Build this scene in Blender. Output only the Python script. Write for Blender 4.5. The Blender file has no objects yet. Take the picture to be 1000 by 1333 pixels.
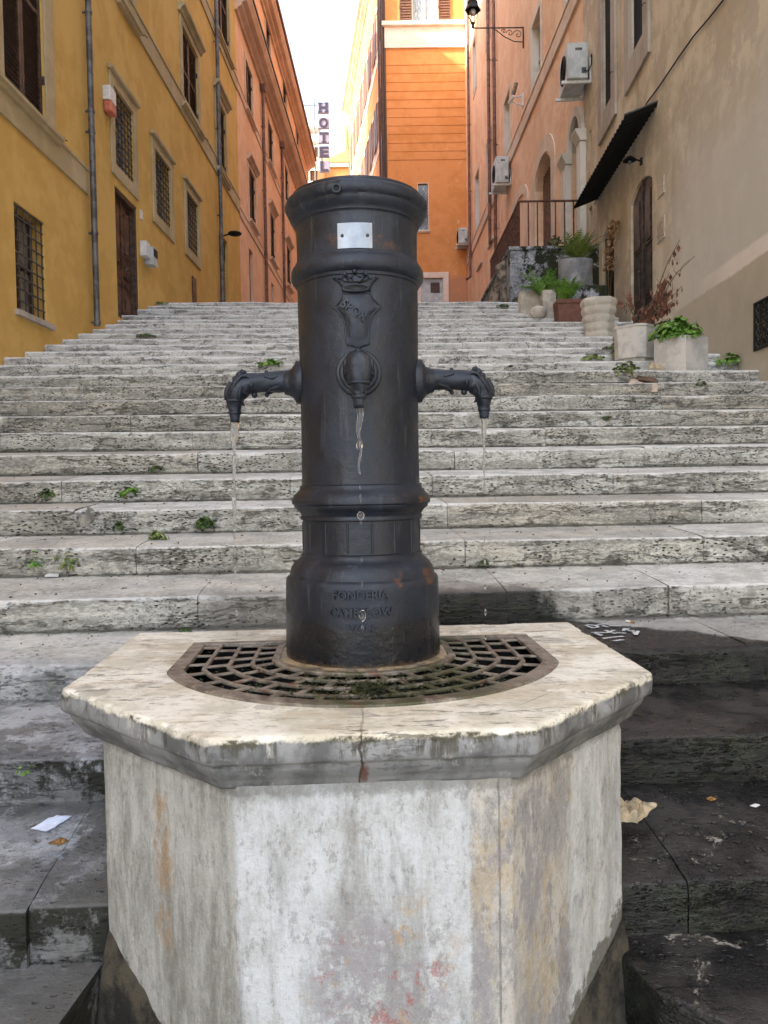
import bpy, bmesh, math, random
from mathutils import Vector, Matrix, noise
random.seed(7)
SC = bpy.context.scene
COL = SC.collection
rad = math.radians

# ------------------------------------------------------------------ camera
PITCH, ROLL = 2.09, -0.86
cam_d = bpy.data.cameras.new('camera'); cam = bpy.data.objects.new('camera', cam_d); COL.objects.link(cam)
cam_d.sensor_fit = 'VERTICAL'; cam_d.sensor_height = 36.0; cam_d.sensor_width = 27.0
cam_d.lens = 36.0 * 1000 / 1333; cam_d.clip_start = 0.05; cam_d.clip_end = 2000
CR = (Matrix.Rotation(rad(90 - PITCH), 3, 'X') @ Matrix.Rotation(rad(ROLL), 3, 'Z'))
cam.matrix_world = CR.to_4x4()
SC.camera = cam
def ray(px, py):
    return CR @ Vector(((px - 500) / 1000, (666.5 - py) / 1000, -1))
def at_z(px, py, z):
    r = ray(px, py); return r * (z / r.z)
def at_y(px, py, y):
    r = ray(px, py); return r * (y / r.y)

# ------------------------------------------------------------------ node helper
class N:
    def __init__(s, name):
        s.m = bpy.data.materials.new(name); s.m.use_nodes = True
        s.t = s.m.node_tree; s.t.nodes.clear()
        s.out = s.t.nodes.new('ShaderNodeOutputMaterial')
        s.b = s.t.nodes.new('ShaderNodeBsdfPrincipled')
        s.t.links.new(s.b.outputs[0], s.out.inputs[0])
        s.geo = s.t.nodes.new('ShaderNodeNewGeometry')
        s.pos = s.geo.outputs['Position']; s.nrm = s.geo.outputs['Normal']
        sx = s.t.nodes.new('ShaderNodeSeparateXYZ'); s.t.links.new(s.pos, sx.inputs[0])
        s.X, s.Y, s.Z = sx.outputs
        sn = s.t.nodes.new('ShaderNodeSeparateXYZ'); s.t.links.new(s.nrm, sn.inputs[0])
        s.NX, s.NY, s.NZ = sn.outputs
    def put(s, sock, v):
        if v is None: return
        if isinstance(v, bpy.types.NodeSocket): s.t.links.new(v, sock)
        else:
            if isinstance(v, tuple) and len(v) == 3 and sock.type == 'RGBA': v = (*v, 1)
            sock.default_value = v
    def set(s, **k):
        al = dict(color='Base Color', rough='Roughness', metal='Metallic', spec='Specular IOR Level', normal='Normal', trans='Transmission Weight', ior='IOR', alpha='Alpha', coat='Coat Weight', emc='Emission Color', ems='Emission Strength', sub='Subsurface Weight')
        for a, v in k.items(): s.put(s.b.inputs[al[a]], v)
    def map(s, vec=None, scale=(1, 1, 1), loc=(0, 0, 0)):
        n = s.t.nodes.new('ShaderNodeMapping'); s.put(n.inputs[0], vec or s.pos)
        n.inputs['Scale'].default_value = scale; n.inputs['Location'].default_value = loc
        return n.outputs[0]
    def noise(s, scale, detail=5, rough=.6, vec=None, dist=0.0, sc=None, loc=(0, 0, 0)):
        n = s.t.nodes.new('ShaderNodeTexNoise')
        v = vec or s.pos
        if sc or loc != (0, 0, 0): v = s.map(v, sc or (1, 1, 1), loc)
        s.put(n.inputs['Vector'], v); n.inputs['Scale'].default_value = scale
        n.inputs['Detail'].default_value = detail; n.inputs['Roughness'].default_value = rough
        n.inputs['Distortion'].default_value = dist
        return n.outputs['Fac']
    def vor(s, scale, feature='F1', vec=None, sc=None, out='Distance'):
        n = s.t.nodes.new('ShaderNodeTexVoronoi'); n.feature = feature
        v = vec or s.pos
        if sc: v = s.map(v, sc)
        s.put(n.inputs['Vector'], v); n.inputs['Scale'].default_value = scale
        return n.outputs[out]
    def rng(s, v, a, b, c=0.0, d=1.0, smooth=True):
        n = s.t.nodes.new('ShaderNodeMapRange'); n.interpolation_type = 'SMOOTHSTEP' if smooth else 'LINEAR'
        s.put(n.inputs[0], v)
        for i, x in enumerate((a, b, c, d)): n.inputs[i + 1].default_value = x
        return n.outputs[0]
    def mth(s, op, a, b=None, c=None):
        n = s.t.nodes.new('ShaderNodeMath'); n.operation = op
        s.put(n.inputs[0], a)
        if b is not None: s.put(n.inputs[1], b)
        if c is not None: s.put(n.inputs[2], c)
        return n.outputs[0]
    def add(s, a, b): return s.mth('ADD', a, b)
    def sub(s, a, b): return s.mth('SUBTRACT', a, b)
    def mul(s, a, b): return s.mth('MULTIPLY', a, b)
    def mx(s, a, b): return s.mth('MAXIMUM', a, b)
    def mn(s, a, b): return s.mth('MINIMUM', a, b)
    def mix(s, f, a, b, mode='MIX'):
        n = s.t.nodes.new('ShaderNodeMix'); n.data_type = 'RGBA'; n.blend_type = mode
        s.put(n.inputs[0], f); s.put(n.inputs[6], a); s.put(n.inputs[7], b)
        return n.outputs[2]
    def bump(s, h, strength=.5, dist=.01, normal=None):
        n = s.t.nodes.new('ShaderNodeBump'); n.inputs['Strength'].default_value = strength
        n.inputs['Distance'].default_value = dist; s.put(n.inputs['Height'], h)
        if normal is not None: s.put(n.inputs['Normal'], normal)
        return n.outputs[0]
def flat(name, c, rough=.6, metal=0.0, var=.18, sc=14.0, bump=.25, spec=.4):
    n = N(name)
    f = n.noise(sc, 5, .65)
    d = tuple(x * (1 - var * 1.6) for x in c); l = tuple(min(1, x * (1 + var)) for x in c)
    col = n.mix(n.rng(f, .41, .59), d, l)
    n.set(color=col, rough=rough, metal=metal, spec=spec, normal=n.bump(n.noise(sc * 5, 3), bump, .004))
    return n.m
M = {}
# ---- plaster walls
def plaster(name, base, dark, light, streak=.5, base_z=None, grime=(.25, .2, .13), patch=None):
    n = N(name)
    big = n.noise(.55, 5, .6); mid = n.noise(2.2, 6, .65)
    stk = n.noise(1.6, 5, .65, sc=(1.8, 1.8, .22), loc=(3, 1, 0))
    fine = n.noise(28, 4, .6)
    c = n.mix(n.rng(n.add(n.mul(big, .5), n.mul(mid, .5)), .42, .58), dark, light)
    c = n.mix(.25, c, base)
    c = n.mix(n.mul(n.rng(stk, .52, .78), streak), c, grime)
    c = n.mix(n.mul(n.rng(fine, .35, .75), .12), c, light)
    if patch:
        p = n.noise(1.1, 7, .72, loc=(9, 4, 2)); c = n.mix(n.mul(n.rng(p, .53, .58), .7), c, patch)
    spots = n.rng(n.noise(7, 6, .75, loc=(5, 5, 5)), .70, .76)
    c = n.mix(n.mul(spots, .35), c, grime)
    ck = n.mul(n.rng(n.mth('ABSOLUTE', n.sub(n.noise(.8, 9, .7, loc=(2, 2, 6)), .5)), .0028, .0008), n.rng(n.noise(.9, 4, .6, loc=(7, 1, 1)), .50, .58))
    c = n.mix(n.mul(ck, .5), c, grime)
    h = n.add(n.mul(mid, .6), n.mul(fine, .12))
    h = n.add(h, n.mul(n.noise(160, 3, .6), .03))
    n.set(color=c, rough=.9, spec=.2, normal=n.bump(h, .5, .03))
    return n
M['ochre'] = plaster('ochre_plaster', (.62, .383, .108), (.565, .34, .09), (.665, .425, .135), .22, grime=(.30, .19, .08)).m
M['pinkl'] = plaster('pink_plaster', (.76, .455, .28), (.70, .40, .235), (.81, .51, .34), .25, grime=(.46, .27, .19)).m
M['pinkr'] = plaster('salmon_plaster', (.76, .53, .355), (.70, .46, .29), (.81, .60, .43), .35, grime=(.48, .33, .23), patch=(.70, .41, .25)).m
M['trim_o'] = plaster('ochre_trim', (.46, .355, .20), (.40, .31, .17), (.51, .40, .24), .35, grime=(.2, .15, .09)).m
M['trim_p'] = plaster('pale_pink_trim', (.68, .45, .31), (.60, .38, .25), (.74, .52, .38), .25, grime=(.4, .26, .18)).m
M['trim_s'] = plaster('salmon_house_trim', (.64, .52, .41), (.56, .44, .33), (.70, .59, .48), .3, grime=(.4, .3, .22)).m
M['trim_g'] = plaster('grey_stone_trim', (.40, .35, .29), (.32, .28, .23), (.46, .41, .35), .35, grime=(.2, .17, .13)).m
M['reveal'] = plaster('pale_reveal', (.62, .58, .52), (.54, .50, .44), (.68, .64, .58), .3, grime=(.4, .36, .3)).m
# orange wall with flaked paint
n = plaster('orange_plaster', (.66, .285, .095), (.61, .255, .08), (.71, .32, .12), .15, grime=(.5, .24, .10))
fl = n.mul(n.rng(n.noise(3.0, 7, .8, loc=(2, 0, 7), sc=(1.3, 1, .9)), .60, .64), n.mul(n.rng(n.Z, 17.5, 15.5), n.rng(n.X, 2.2, 3.3)))
base_link = n.b.inputs['Base Color'].links[0].from_socket
c = n.mix(n.mul(fl, .8), base_link, (.72, .55, .38))
c = n.mix(n.mul(n.rng(n.Z, 10.2, 9.9), n.rng(n.noise(5, 4), .2, .5)), c, (.52, .25, .14))
n.set(color=c); M['orange'] = n.m
M['trim_w'] = plaster('white_trim', (.80, .66, .55), (.74, .58, .46), (.84, .72, .62), .15, grime=(.6, .5, .4)).m
# right-hand pale house
n = plaster('pale_plaster', (.55, .475, .345), (.44, .37, .26), (.66, .585, .455), .5, grime=(.25, .20, .14), patch=(.44, .37, .29))
bl = n.b.inputs['Base Color'].links[0].from_socket
nz = n.noise(1.1, 6, .65, loc=(1, 8, 3))
grey = n.mul(n.rng(n.add(n.Y, n.mul(nz, 2.0)), 13.2, 11.2), n.rng(n.add(n.Z, n.mul(nz, 2.2)), 6.6, 4.6))
c = n.mix(n.mul(grey, .8), bl, (.56, .535, .48))
edge = n.add(n.Z, n.mul(n.sub(n.noise(2.0, 7, .7), .5), .13))
low = n.mul(n.rng(edge, 2.41, 2.36), n.rng(n.Y, 11.3, 10.8))
c = n.mix(n.mul(low, .85), c, n.mix(n.noise(3, 7, .7), (.34, .295, .22), (.54, .475, .37)))
band = n.mul(n.mul(n.rng(edge, 2.36, 2.40), n.rng(edge, 2.60, 2.55)), n.rng(n.add(n.Y, n.mul(n.noise(3, 6, .7), 1.5)), 11.0, 9.8))
c = n.mix(n.mul(band, n.rng(n.noise(6, 6, .7), .25, .55, .7, 1)), c, (.74, .67, .59))
n.set(color=c); M['pale'] = n.m
# travertine of the stairs
n = N('travertine')
px_, pz_ = (1, 1, 1), None
big = n.noise(.9, 5, .6); lay = n.noise(3.2, 7, .68, sc=(.55, 1, 5.5)); fine = n.noise(34, 6, .7, sc=(.7, 1, 1.8))
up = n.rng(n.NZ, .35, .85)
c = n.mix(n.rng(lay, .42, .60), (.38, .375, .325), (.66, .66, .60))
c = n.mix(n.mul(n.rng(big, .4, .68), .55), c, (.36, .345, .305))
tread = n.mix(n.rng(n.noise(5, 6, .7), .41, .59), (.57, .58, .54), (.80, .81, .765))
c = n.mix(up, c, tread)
blk = n.t.nodes.new('ShaderNodeObjectInfo')
tint = n.t.nodes.new('ShaderNodeAttribute'); tint.attribute_name = 'tint'
c = n.mix(n.mul(n.rng(tint.outputs['Fac'], .0, 1, .0, .75, False), 1), c, n.mix(n.rng(lay, .41, .59), (.26, .245, .205), (.50, .45, .35)))
gr_ = n.noise(55, 6, .75, sc=(.6, .8, 1.6))
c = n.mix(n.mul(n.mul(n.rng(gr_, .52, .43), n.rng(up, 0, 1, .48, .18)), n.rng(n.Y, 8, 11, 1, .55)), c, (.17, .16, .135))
c = n.mix(n.mul(n.rng(gr_, .54, .62), .35), c, (.80, .79, .75))
nose = n.mul(n.rng(n.NZ, .2, .5), n.rng(n.NZ, .99, .9))
c = n.mix(n.mul(nose, n.rng(n.noise(12, 6, .7), .38, .52, .1, .75)), c, (.78, .77, .73))  # pale worn edge, with the nosing highlight painted in
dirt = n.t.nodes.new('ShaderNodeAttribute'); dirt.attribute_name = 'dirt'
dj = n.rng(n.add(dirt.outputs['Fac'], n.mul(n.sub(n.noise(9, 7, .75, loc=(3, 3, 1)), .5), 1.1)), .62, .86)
c = n.mix(n.mul(dj, .8), c, (.10, .095, .075))  # contact shading painted dark where riser and tread meet
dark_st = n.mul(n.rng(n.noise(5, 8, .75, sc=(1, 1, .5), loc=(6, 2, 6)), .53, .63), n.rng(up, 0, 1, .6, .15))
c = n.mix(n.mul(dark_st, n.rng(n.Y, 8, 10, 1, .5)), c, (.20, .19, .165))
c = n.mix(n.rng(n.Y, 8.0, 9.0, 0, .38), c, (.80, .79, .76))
# soot and lichen blotches, mostly on risers
lich = n.mul(n.rng(n.noise(11, 9, .85, dist=.3), .51, .58), n.rng(n.noise(2.0, 5, .65, loc=(4, 4, 4)), .42, .62))
lichf = n.mul(n.rng(up, 0, 1, .68, .18), lich)
c = n.mix(lichf, c, (.065, .063, .053))
# travertine pits
pv = n.vor(44, 'F1', sc=(.62, .8, 1.6)); pits = n.mul(n.rng(pv, .30, .20), n.rng(n.noise(3.5, 5, .7, loc=(7, 2, 2)), .47, .54))
pv2 = n.vor(105, 'F1', sc=(.5, .8, 1.5)); pits = n.mx(pits, n.mul(n.rng(pv2, .30, .2), n.rng(n.noise(5, 5, .7, loc=(1, 6, 2)), .5, .6)))
pits = n.mul(pits, n.rng(up, 0, 1, 1, .35))
c = n.mix(n.mul(pits, .95), c, (.035, .03, .022))
veins = n.rng(n.mth('ABSOLUTE', n.sub(n.noise(1.4, 8, .7, sc=(.8, 1, 4), loc=(3, 9, 1)), .5)), .012, .003)
c = n.mix(n.mul(veins, n.rng(up, 0, 1, .55, .0)), c, (.10, .09, .07))
# damp grey and painted-in shade on the lowest treads at left
nzl = n.noise(2.6, 7, .7, loc=(2, 3, 8))
wl_ = n.rng(n.add(n.noise(2.4, 8, .75, loc=(4, 1, 1)), n.rng(n.X, -1.6, -.6, -.08, .07)), .50, .55)
cool = n.mul(n.rng(n.add(n.Y, n.mul(nzl, .5)), 3.20, 2.9), n.rng(n.X, .1, -.1))
c = n.mix(n.mul(cool, .8), c, n.mix(n.mul(wl_, .75), n.mix(n.rng(n.noise(7, 8, .75), .41, .59), (.20, .21, .225), (.42, .435, .45)), (.045, .045, .045)))
damp_shadow = n.mul(n.rng(n.add(n.Y, n.mul(nzl, .3)), 3.62, 3.45), n.rng(n.add(n.X, n.mul(nzl, .35)), -.72, -.50))
damp_shadow = n.mul(damp_shadow, n.rng(n.Z, -.40, -.47))
c = n.mix(n.mul(damp_shadow, .55), c, (.17, .165, .15))  # damp riser tone plus the shadow beside the basin, painted grey
mossl = n.mul(n.rng(n.add(n.noise(3.4, 9, .75, loc=(8, 1, 6)), n.rng(n.X, -1.3, -.55, -.12, .13)), .50, .56), n.mul(n.rng(n.Y, 2.55, 2.4), n.rng(up, 0, 1, 1, .32)))
c = n.mix(n.mul(mossl, .93), c, (.025, .024, .016))
# wet dark side right of the basin
f = n.sub(n.add(n.sub(1.62, n.X), n.mul(n.sub(n.noise(3.2, 8, .68, loc=(6, 6, 1)), .5), .8)), n.mul(n.mx(n.sub(n.Y, 2.9), 0.0), 1.75))
wet = n.mul(n.mul(n.rng(f, -.02, .10), n.rng(n.X, .02, .22)), n.rng(n.add(n.Z, n.mul(nzl, .05)), -.415, -.47))
wet2 = n.mul(n.rng(n.Y, 2.66, 2.56), n.rng(n.X, .3, .5))
wet = n.mx(wet, wet2)
wt = n.mix(n.rng(n.noise(4, 8, .7), .42, .60), (.008, .008, .008), (.042, .038, .033))
wr = n.mix(n.rng(n.noise(14, 9, .8, loc=(1, 2, 9)), .42, .68), (.006, .006, .005), (.030, .028, .018))
wr = n.mix(n.mul(n.rng(n.noise(30, 8, .8), .58, .66), .6), wr, (.10, .10, .065))
wcol = n.mix(up, wr, wt)
lime = n.rng(n.noise(5.5, 9, .85, loc=(3, 3, 3), dist=.6), .575, .61)
lime = n.mul(lime, n.mul(up, n.mul(n.rng(n.Y, 2.4, 2.0), n.rng(n.NZ, .5, .9))))
wcol = n.mix(n.mul(lime, .8), wcol, (.42, .38, .31))
c = n.mix(wet, c, wcol)
grn = n.mul(n.mul(wet, n.rng(n.noise(6, 6, .7, loc=(2, 2, 2)), .45, .6)), n.rng(n.NZ, .9, .3, 0.1, .6))
c = n.mix(n.mul(grn, .6), c, (.020, .028, .009))
rgh = n.mix(wet, (.88,) * 3, n.mix(n.rng(n.noise(8, 5, .6), .3, .65), (.12,) * 3, (.50,) * 3))
h = n.add(n.mul(lay, .35), n.mul(fine, .28)); h = n.sub(h, n.mul(pits, .7)); h = n.add(h, n.mul(n.noise(150, 3), .08)); h = n.sub(h, n.mul(n.mul(veins, .25), n.sub(1.0, up)))
spc = n.mix(wet, (.18,) * 3, (.5,) * 3)
n.set(color=c, rough=rgh, spec=spc, normal=n.bump(h, .9, .03))
M['travertine'] = n.m
# basin top (warm worn travertine)
n = N('basin_stone')
up = n.rng(n.NZ, .35, .8)
a = n.noise(5, 7, .7); bnd = n.noise(9, 8, .75, sc=(.45, 1, 1))
c = n.mix(n.rng(a, .41, .59), (.62, .58, .46), (.84, .80, .68))
c = n.mix(n.mul(n.rng(bnd, .50, .58), .5), c, (.50, .42, .29))
c = n.mix(n.mul(n.rng(n.noise(55, 6, .75, sc=(.5, 1, 1)), .54, .62), .5), c, (.36, .31, .22))
dk = n.mul(n.rng(n.noise(26, 8, .8, sc=(.3, 1.3, 1)), .565, .61), n.rng(n.noise(3, 5, .6, loc=(3, 0, 0)), .40, .52))
c = n.mix(n.mul(dk, .75), c, (.13, .115, .085))
gp = n.mul(n.rng(n.noise(5.2, 7, .7, loc=(5, 1, 2)), .57, .61), .6)
c = n.mix(gp, c, (.36, .33, .28))
# rust and algae round the pillar foot
dx = n.add(n.X, .055); dy = n.sub(n.Y, 2.09)
r2 = n.mth('SQRT', n.add(n.mul(dx, dx), n.mul(dy, dy)))
rn = n.add(r2, n.mul(n.sub(n.noise(7, 8, .8), .5), .34))
c = n.mix(n.mul(n.rng(rn, .37, .24), .85), c, n.mix(n.rng(n.noise(22, 8, .8), .43, .57), (.018, .014, .009), (.36, .26, .14)))
c = n.mix(n.mul(n.mul(n.rng(rn, .60, .50), n.rng(n.noise(6, 6, .7, loc=(7, 7, 0)), .5, .62)), .4), c, (.40, .30, .15))
side = n.mix(n.rng(n.noise(6, 7, .7, sc=(1, 1, .7)), .41, .59), (.12, .12, .115), (.29, .29, .28))
side = n.mix(n.mul(n.rng(n.noise(5, 7, .75, sc=(1.6, 1.6, .5), loc=(4, 4, 0)), .58, .64), .8), side, (.52, .49, .43))
mo = n.rng(n.add(n.noise(9, 8, .78, sc=(1.3, 1.3, .55), loc=(0, 6, 0)), n.rng(n.Z, -.50, -.465, -.06, .10)), .55, .62)
side = n.mix(n.mul(mo, .85), side, (.075, .068, .04))
drip = n.mul(n.rng(n.noise(16, 6, .72, sc=(1.4, 1.4, .12), loc=(2, 6, 0)), .54, .60), n.rng(n.add(n.Z, n.mul(n.sub(n.noise(20, 5, .7, sc=(1, 1, .1)), .5), .06)), -.515, -.495))
side = n.mix(n.mul(drip, .75), side, (.07, .064, .045))
edg = n.rng(n.add(n.Z, n.mul(n.sub(n.noise(7, 7, .75, loc=(0, 0, 9)), .5), .05)), -.478, -.470)
side = n.mix(edg, side, c)
side = n.mix(n.mul(n.rng(n.noise(14, 8, .8, loc=(1, 1, 1)), .5, .62), n.mul(n.rng(n.Z, -.482, -.472), n.rng(n.Z, -.462, -.468))), side, (.085, .075, .045))
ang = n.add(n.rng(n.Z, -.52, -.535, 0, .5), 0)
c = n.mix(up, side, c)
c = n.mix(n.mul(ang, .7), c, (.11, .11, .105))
crack = n.rng(n.mth('ABSOLUTE', n.add(n.add(n.X, .0505), n.mul(n.sub(n.noise(14, 6, .7, loc=(0, 0, 4)), .5), .035))), .0032, .0012)
crack = n.mul(crack, n.mul(n.rng(n.Y, 1.60, 1.52), n.rng(n.Z, -.459, -.470, .35, 1)))
c = n.mix(n.mul(crack, .85), c, (.05, .03, .018))
rust = n.mul(n.rng(n.mth('ABSOLUTE', n.add(n.add(n.X, .045), n.mul(n.sub(n.noise(20, 5, .7), .5), .03))), .011, .004), n.mul(n.rng(n.Z, -.52, -.535), n.rng(n.Z, -.575, -.56)))
c = n.mix(n.mul(rust, .8), c, (.12, .045, .02))
h = n.add(n.mul(a, .3), n.mul(n.noise(45, 7, .75), .3)); h = n.sub(h, n.mul(dk, .4)); h = n.sub(h, n.mul(crack, .8))
n.set(color=c, rough=n.mix(n.rng(rn, .40, .26), (.82,) * 3, (.3,) * 3), spec=.35, normal=n.bump(h, .7, .008))
M['basin'] = n.m
# pedestal render: white grey stucco, streaked, with ochre and red flakes
n = N('pedestal_stucco')
gr = n.noise(120, 4, .7); g2 = n.noise(38, 6, .75)
stk = n.noise(6, 8, .75, sc=(1.4, 1.4, .30), dist=.25); st2 = n.noise(14, 7, .75, sc=(1.3, 1.3, .32), loc=(3, 3, 0)); blo = n.noise(6, 8, .75)
c = n.mix(n.rng(stk, .34, .60), (.27, .268, .25), (.60, .615, .61))
c = n.mix(n.mul(n.rng(blo, .40, .64), .42), c, (.35, .335, .29))
rgt = n.rng(n.add(n.X, n.mul(n.sub(g2, .5), .03)), .152, .162)
bei = n.mix(n.rng(n.noise(8, 8, .78, sc=(1.2, 1.2, .6), loc=(2, 5, 1)), .42, .58), (.33, .315, .295), (.51, .475, .41))
bei = n.mix(n.mul(n.rng(n.noise(5, 9, .8, sc=(1.5, 1.5, .6), loc=(8, 5, 1)), .53, .57), .6), bei, (.44, .35, .22))
bei = n.mix(n.mul(n.rng(n.noise(6, 9, .8, sc=(1.6, 1.6, .5), loc=(1, 2, 6)), .52, .56), .8), bei, (.29, .275, .275))
c = n.mix(rgt, c, bei)
rr = n.rng(n.add(n.X, n.mul(n.sub(n.noise(9, 8, .75), .5), .14)), .375, .40)
c = n.mix(n.mul(rr, .9), c, n.mix(n.rng(st2, .3, .68), (.33, .325, .30), (.64, .64, .61)))
lef = n.rng(n.X, -.292, -.30)
c = n.mix(lef, c, n.mix(n.rng(n.add(n.mul(stk, .6), n.mul(st2, .4)), .38, .6), (.23, .225, .19), (.50, .49, .445)))
ost = n.mul(n.rng(n.add(n.mth('ABSOLUTE', n.add(n.add(n.X, .480), n.mul(n.sub(n.noise(11, 6, .7), .5), .05))), n.mul(n.sub(g2, .5), .05)), .030, .010), n.mul(n.rng(n.add(n.Z, n.mul(g2, .1)), -.56, -.62), n.rng(n.add(n.Z, n.mul(g2, .1)), -.98, -.88)))
c = n.mix(n.mul(n.mul(ost, n.rng(n.noise(30, 6, .75, sc=(1, 1, .4)), .40, .56)), .8), c, n.mix(g2, (.28, .18, .08), (.46, .31, .17)))
lowc = n.mul(n.mul(n.rng(n.Z, -.76, -.88), n.rng(n.mth('ABSOLUTE', n.sub(n.X, -.02)), .19, .08)), n.rng(n.NY, -.9, -.97))
fk = n.noise(9, 8, .78, loc=(4, 8, 3))
c = n.mix(n.mul(n.mul(lowc, n.rng(fk, .46, .52)), .8), c, (.30, .28, .28))
c = n.mix(n.mul(n.mul(lowc, n.rng(n.noise(11, 8, .75, loc=(9, 8, 3)), .55, .59)), .7), c, (.46, .31, .16))
c = n.mix(n.mul(n.mul(n.mul(lowc, n.rng(n.noise(13, 8, .78, loc=(9, 2, 3)), .57, .61)), n.rng(n.Z, -.84, -.92)), .7), c, (.36, .13, .11))
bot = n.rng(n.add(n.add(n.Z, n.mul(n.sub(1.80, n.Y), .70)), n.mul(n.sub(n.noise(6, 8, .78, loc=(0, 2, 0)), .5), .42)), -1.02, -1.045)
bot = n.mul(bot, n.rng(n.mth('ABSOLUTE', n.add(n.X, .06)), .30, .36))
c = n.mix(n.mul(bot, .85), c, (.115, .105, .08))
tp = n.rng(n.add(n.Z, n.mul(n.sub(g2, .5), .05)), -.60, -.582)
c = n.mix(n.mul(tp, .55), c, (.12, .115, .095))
spk = n.noise(95, 6, .8)
c = n.mix(n.mul(n.rng(spk, .48, .38), .22), c, (.20, .19, .17))
c = n.mix(n.mul(n.rng(spk, .55, .62), .15), c, (.78, .78, .76))
grime = n.rng(n.add(n.noise(60, 7, .8, sc=(1, 1, .5)), n.mul(blo, .4)), .75, .80)
c = n.mix(n.mul(grime, .38), c, (.15, .14, .12))
seam = n.rng(n.mth('ABSOLUTE', n.sub(n.add(n.X, n.mul(n.sub(g2, .5), .006)), .2135)), .0022, .001)
c = n.mix(n.mul(seam, .35), c, (.12, .11, .09))
h = n.add(n.mul(gr, .34), n.mul(g2, .45)); h = n.add(h, n.mul(blo, .3)); h = n.sub(h, n.mul(seam, .6))
n.set(color=c, rough=.92, spec=.2, normal=n.bump(h, .75, .008))
M['pedestal'] = n.m
# wet brown ground at the foot
n = N('wet_mortar')
c = n.mix(n.rng(n.noise(6, 8, .75), .43, .57), (.022, .019, .012), (.115, .095, .062))
c = n.mix(n.rng(n.noise(4, 8, .8, loc=(3, 1, 1), dist=.5), .60, .64), c, (.34, .30, .23))
n.set(color=c, rough=.55, normal=n.bump(n.noise(20, 8, .8), .8, .03)); M['mortar'] = n.m
# painted cast iron
n = N('painted_iron')
tc = n.t.nodes.new('ShaderNodeTexCoord')
f1 = n.noise(9, 6, .65); f2 = n.noise(60, 5, .7)
c = n.mix(n.rng(f1, .35, .68), (.0095, .013, .020), (.019, .025, .038))
c = n.mix(n.mul(n.rng(n.noise(5, 7, .75, sc=(2, 2, .3)), .56, .66), .5), c, (.042, .047, .058))
scr = n.rng(n.noise(40, 6, .8, sc=(1, 1, .35), loc=(3, 3, 3)), .70, .74)
c = n.mix(n.mul(scr, .5), c, (.13, .13, .13))
def ringz(z0, z1, fz):
    return n.mul(n.rng(n.Z, z0 - .012, z0 + .004), n.rng(n.Z, z1 + .012, z1 - .004))
ru = n.noise(12, 7, .75, loc=(2, 7, 5))
rz = n.mul(ringz(.595, .62, 0), n.rng(n.mth('ABSOLUTE', n.add(n.X, .045)), .11, .05))
rust = n.mul(n.mul(rz, n.rng(ru, .46, .60)), .7)
rz2 = n.mul(ringz(-.26, -.225, 0), n.rng(ru, .50, .58)); rust = n.mx(rust, n.mul(n.mul(rz2, .7), n.rng(n.X, -.02, .02)))
rz3 = n.mul(ringz(-.06, -.03, 0), n.rng(ru, .56, .62)); rust = n.mx(rust, n.mul(rz3, n.rng(n.X, -.0, .02)))
rust = n.mx(rust, n.mul(n.rng(n.noise(24, 7, .8, loc=(5, 5, 5)), .68, .72), .6))
c = n.mix(n.mul(rust, .85), c, (.17, .065, .018))
wline = n.add(n.Z, n.mul(n.sub(n.noise(6, 7, .7, loc=(1, 1, 4)), .5), .12))
wline = n.sub(wline, n.mul(n.mth('ABSOLUTE', n.add(n.X, .05)), .12))
wetm = n.rng(wline, -.355, -.372)
c = n.mix(n.mul(wetm, .75), c, (.010, .010, .010))
ft = n.rng(n.add(n.Z, n.mul(n.sub(f2, .5), .05)), -.443, -.458)
c = n.mix(n.mul(ft, .7), c, (.10, .06, .03))
rg = n.mix(n.rng(f1, .41, .59), (.38,) * 3, (.54,) * 3)
rg = n.mix(rust, rg, (.85,) * 3); rg = n.mix(n.mul(wetm, .7), rg, (.2,) * 3)
h = n.add(n.mul(n.noise(22, 5, .65), .7), n.mul(f2, .25)); h = n.add(h, n.mul(n.noise(180, 3, .6), .06))
dr = n.mul(n.rng(n.noise(16, 7, .78, sc=(2.2, 2.2, .16), loc=(8, 1, 0)), .57, .64), .35)
c = n.mix(dr, c, (.10, .105, .11))
n.set(color=c, rough=rg, spec=.42, normal=n.bump(h, .55, .007))
M['iron'] = n.m
# rusty grate
n = N('rusty_grate')
a = n.noise(14, 7, .75)
c = n.mix(n.rng(a, .36, .64), (.10, .075, .055), (.27, .23, .18))
c = n.mix(n.mul(n.rng(n.noise(40, 6, .75, loc=(1, 0, 0)), .5, .62), .75), c, (.36, .31, .23))
g = n.mul(n.rng(n.noise(8, 7, .7, loc=(6, 6, 6)), .44, .56), n.rng(n.mth('ABSOLUTE', n.sub(n.X, .06)), .30, .12))
c = n.mix(n.mul(g, .8), c, (.045, .052, .014))
c = n.mix(n.mul(n.rng(n.noise(22, 6, .7, loc=(3, 6, 2)), .56, .64), .7), c, (.17, .075, .04))
n.set(color=c, rough=.5, metal=.15, normal=n.bump(n.add(a, n.noise(80, 5, .7)), .8, .004)); M['grate'] = n.m
n = N('sump_wet')
c = n.mix(n.rng(n.noise(14, 8, .8), .4, .66), (.004, .004, .0035), (.024, .024, .015))
n.set(color=c, rough=.18, spec=.6, normal=n.bump(n.noise(30, 7, .8), 1, .02)); M['sump'] = n.m
# water
n = N('water'); n.set(color=(1, 1, 1), rough=.04, trans=1.0, ior=1.33, spec=.8, normal=n.bump(n.noise(60, 3, .5, sc=(1, 1, .35)), .5, .004)); M['water'] = n.m
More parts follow.
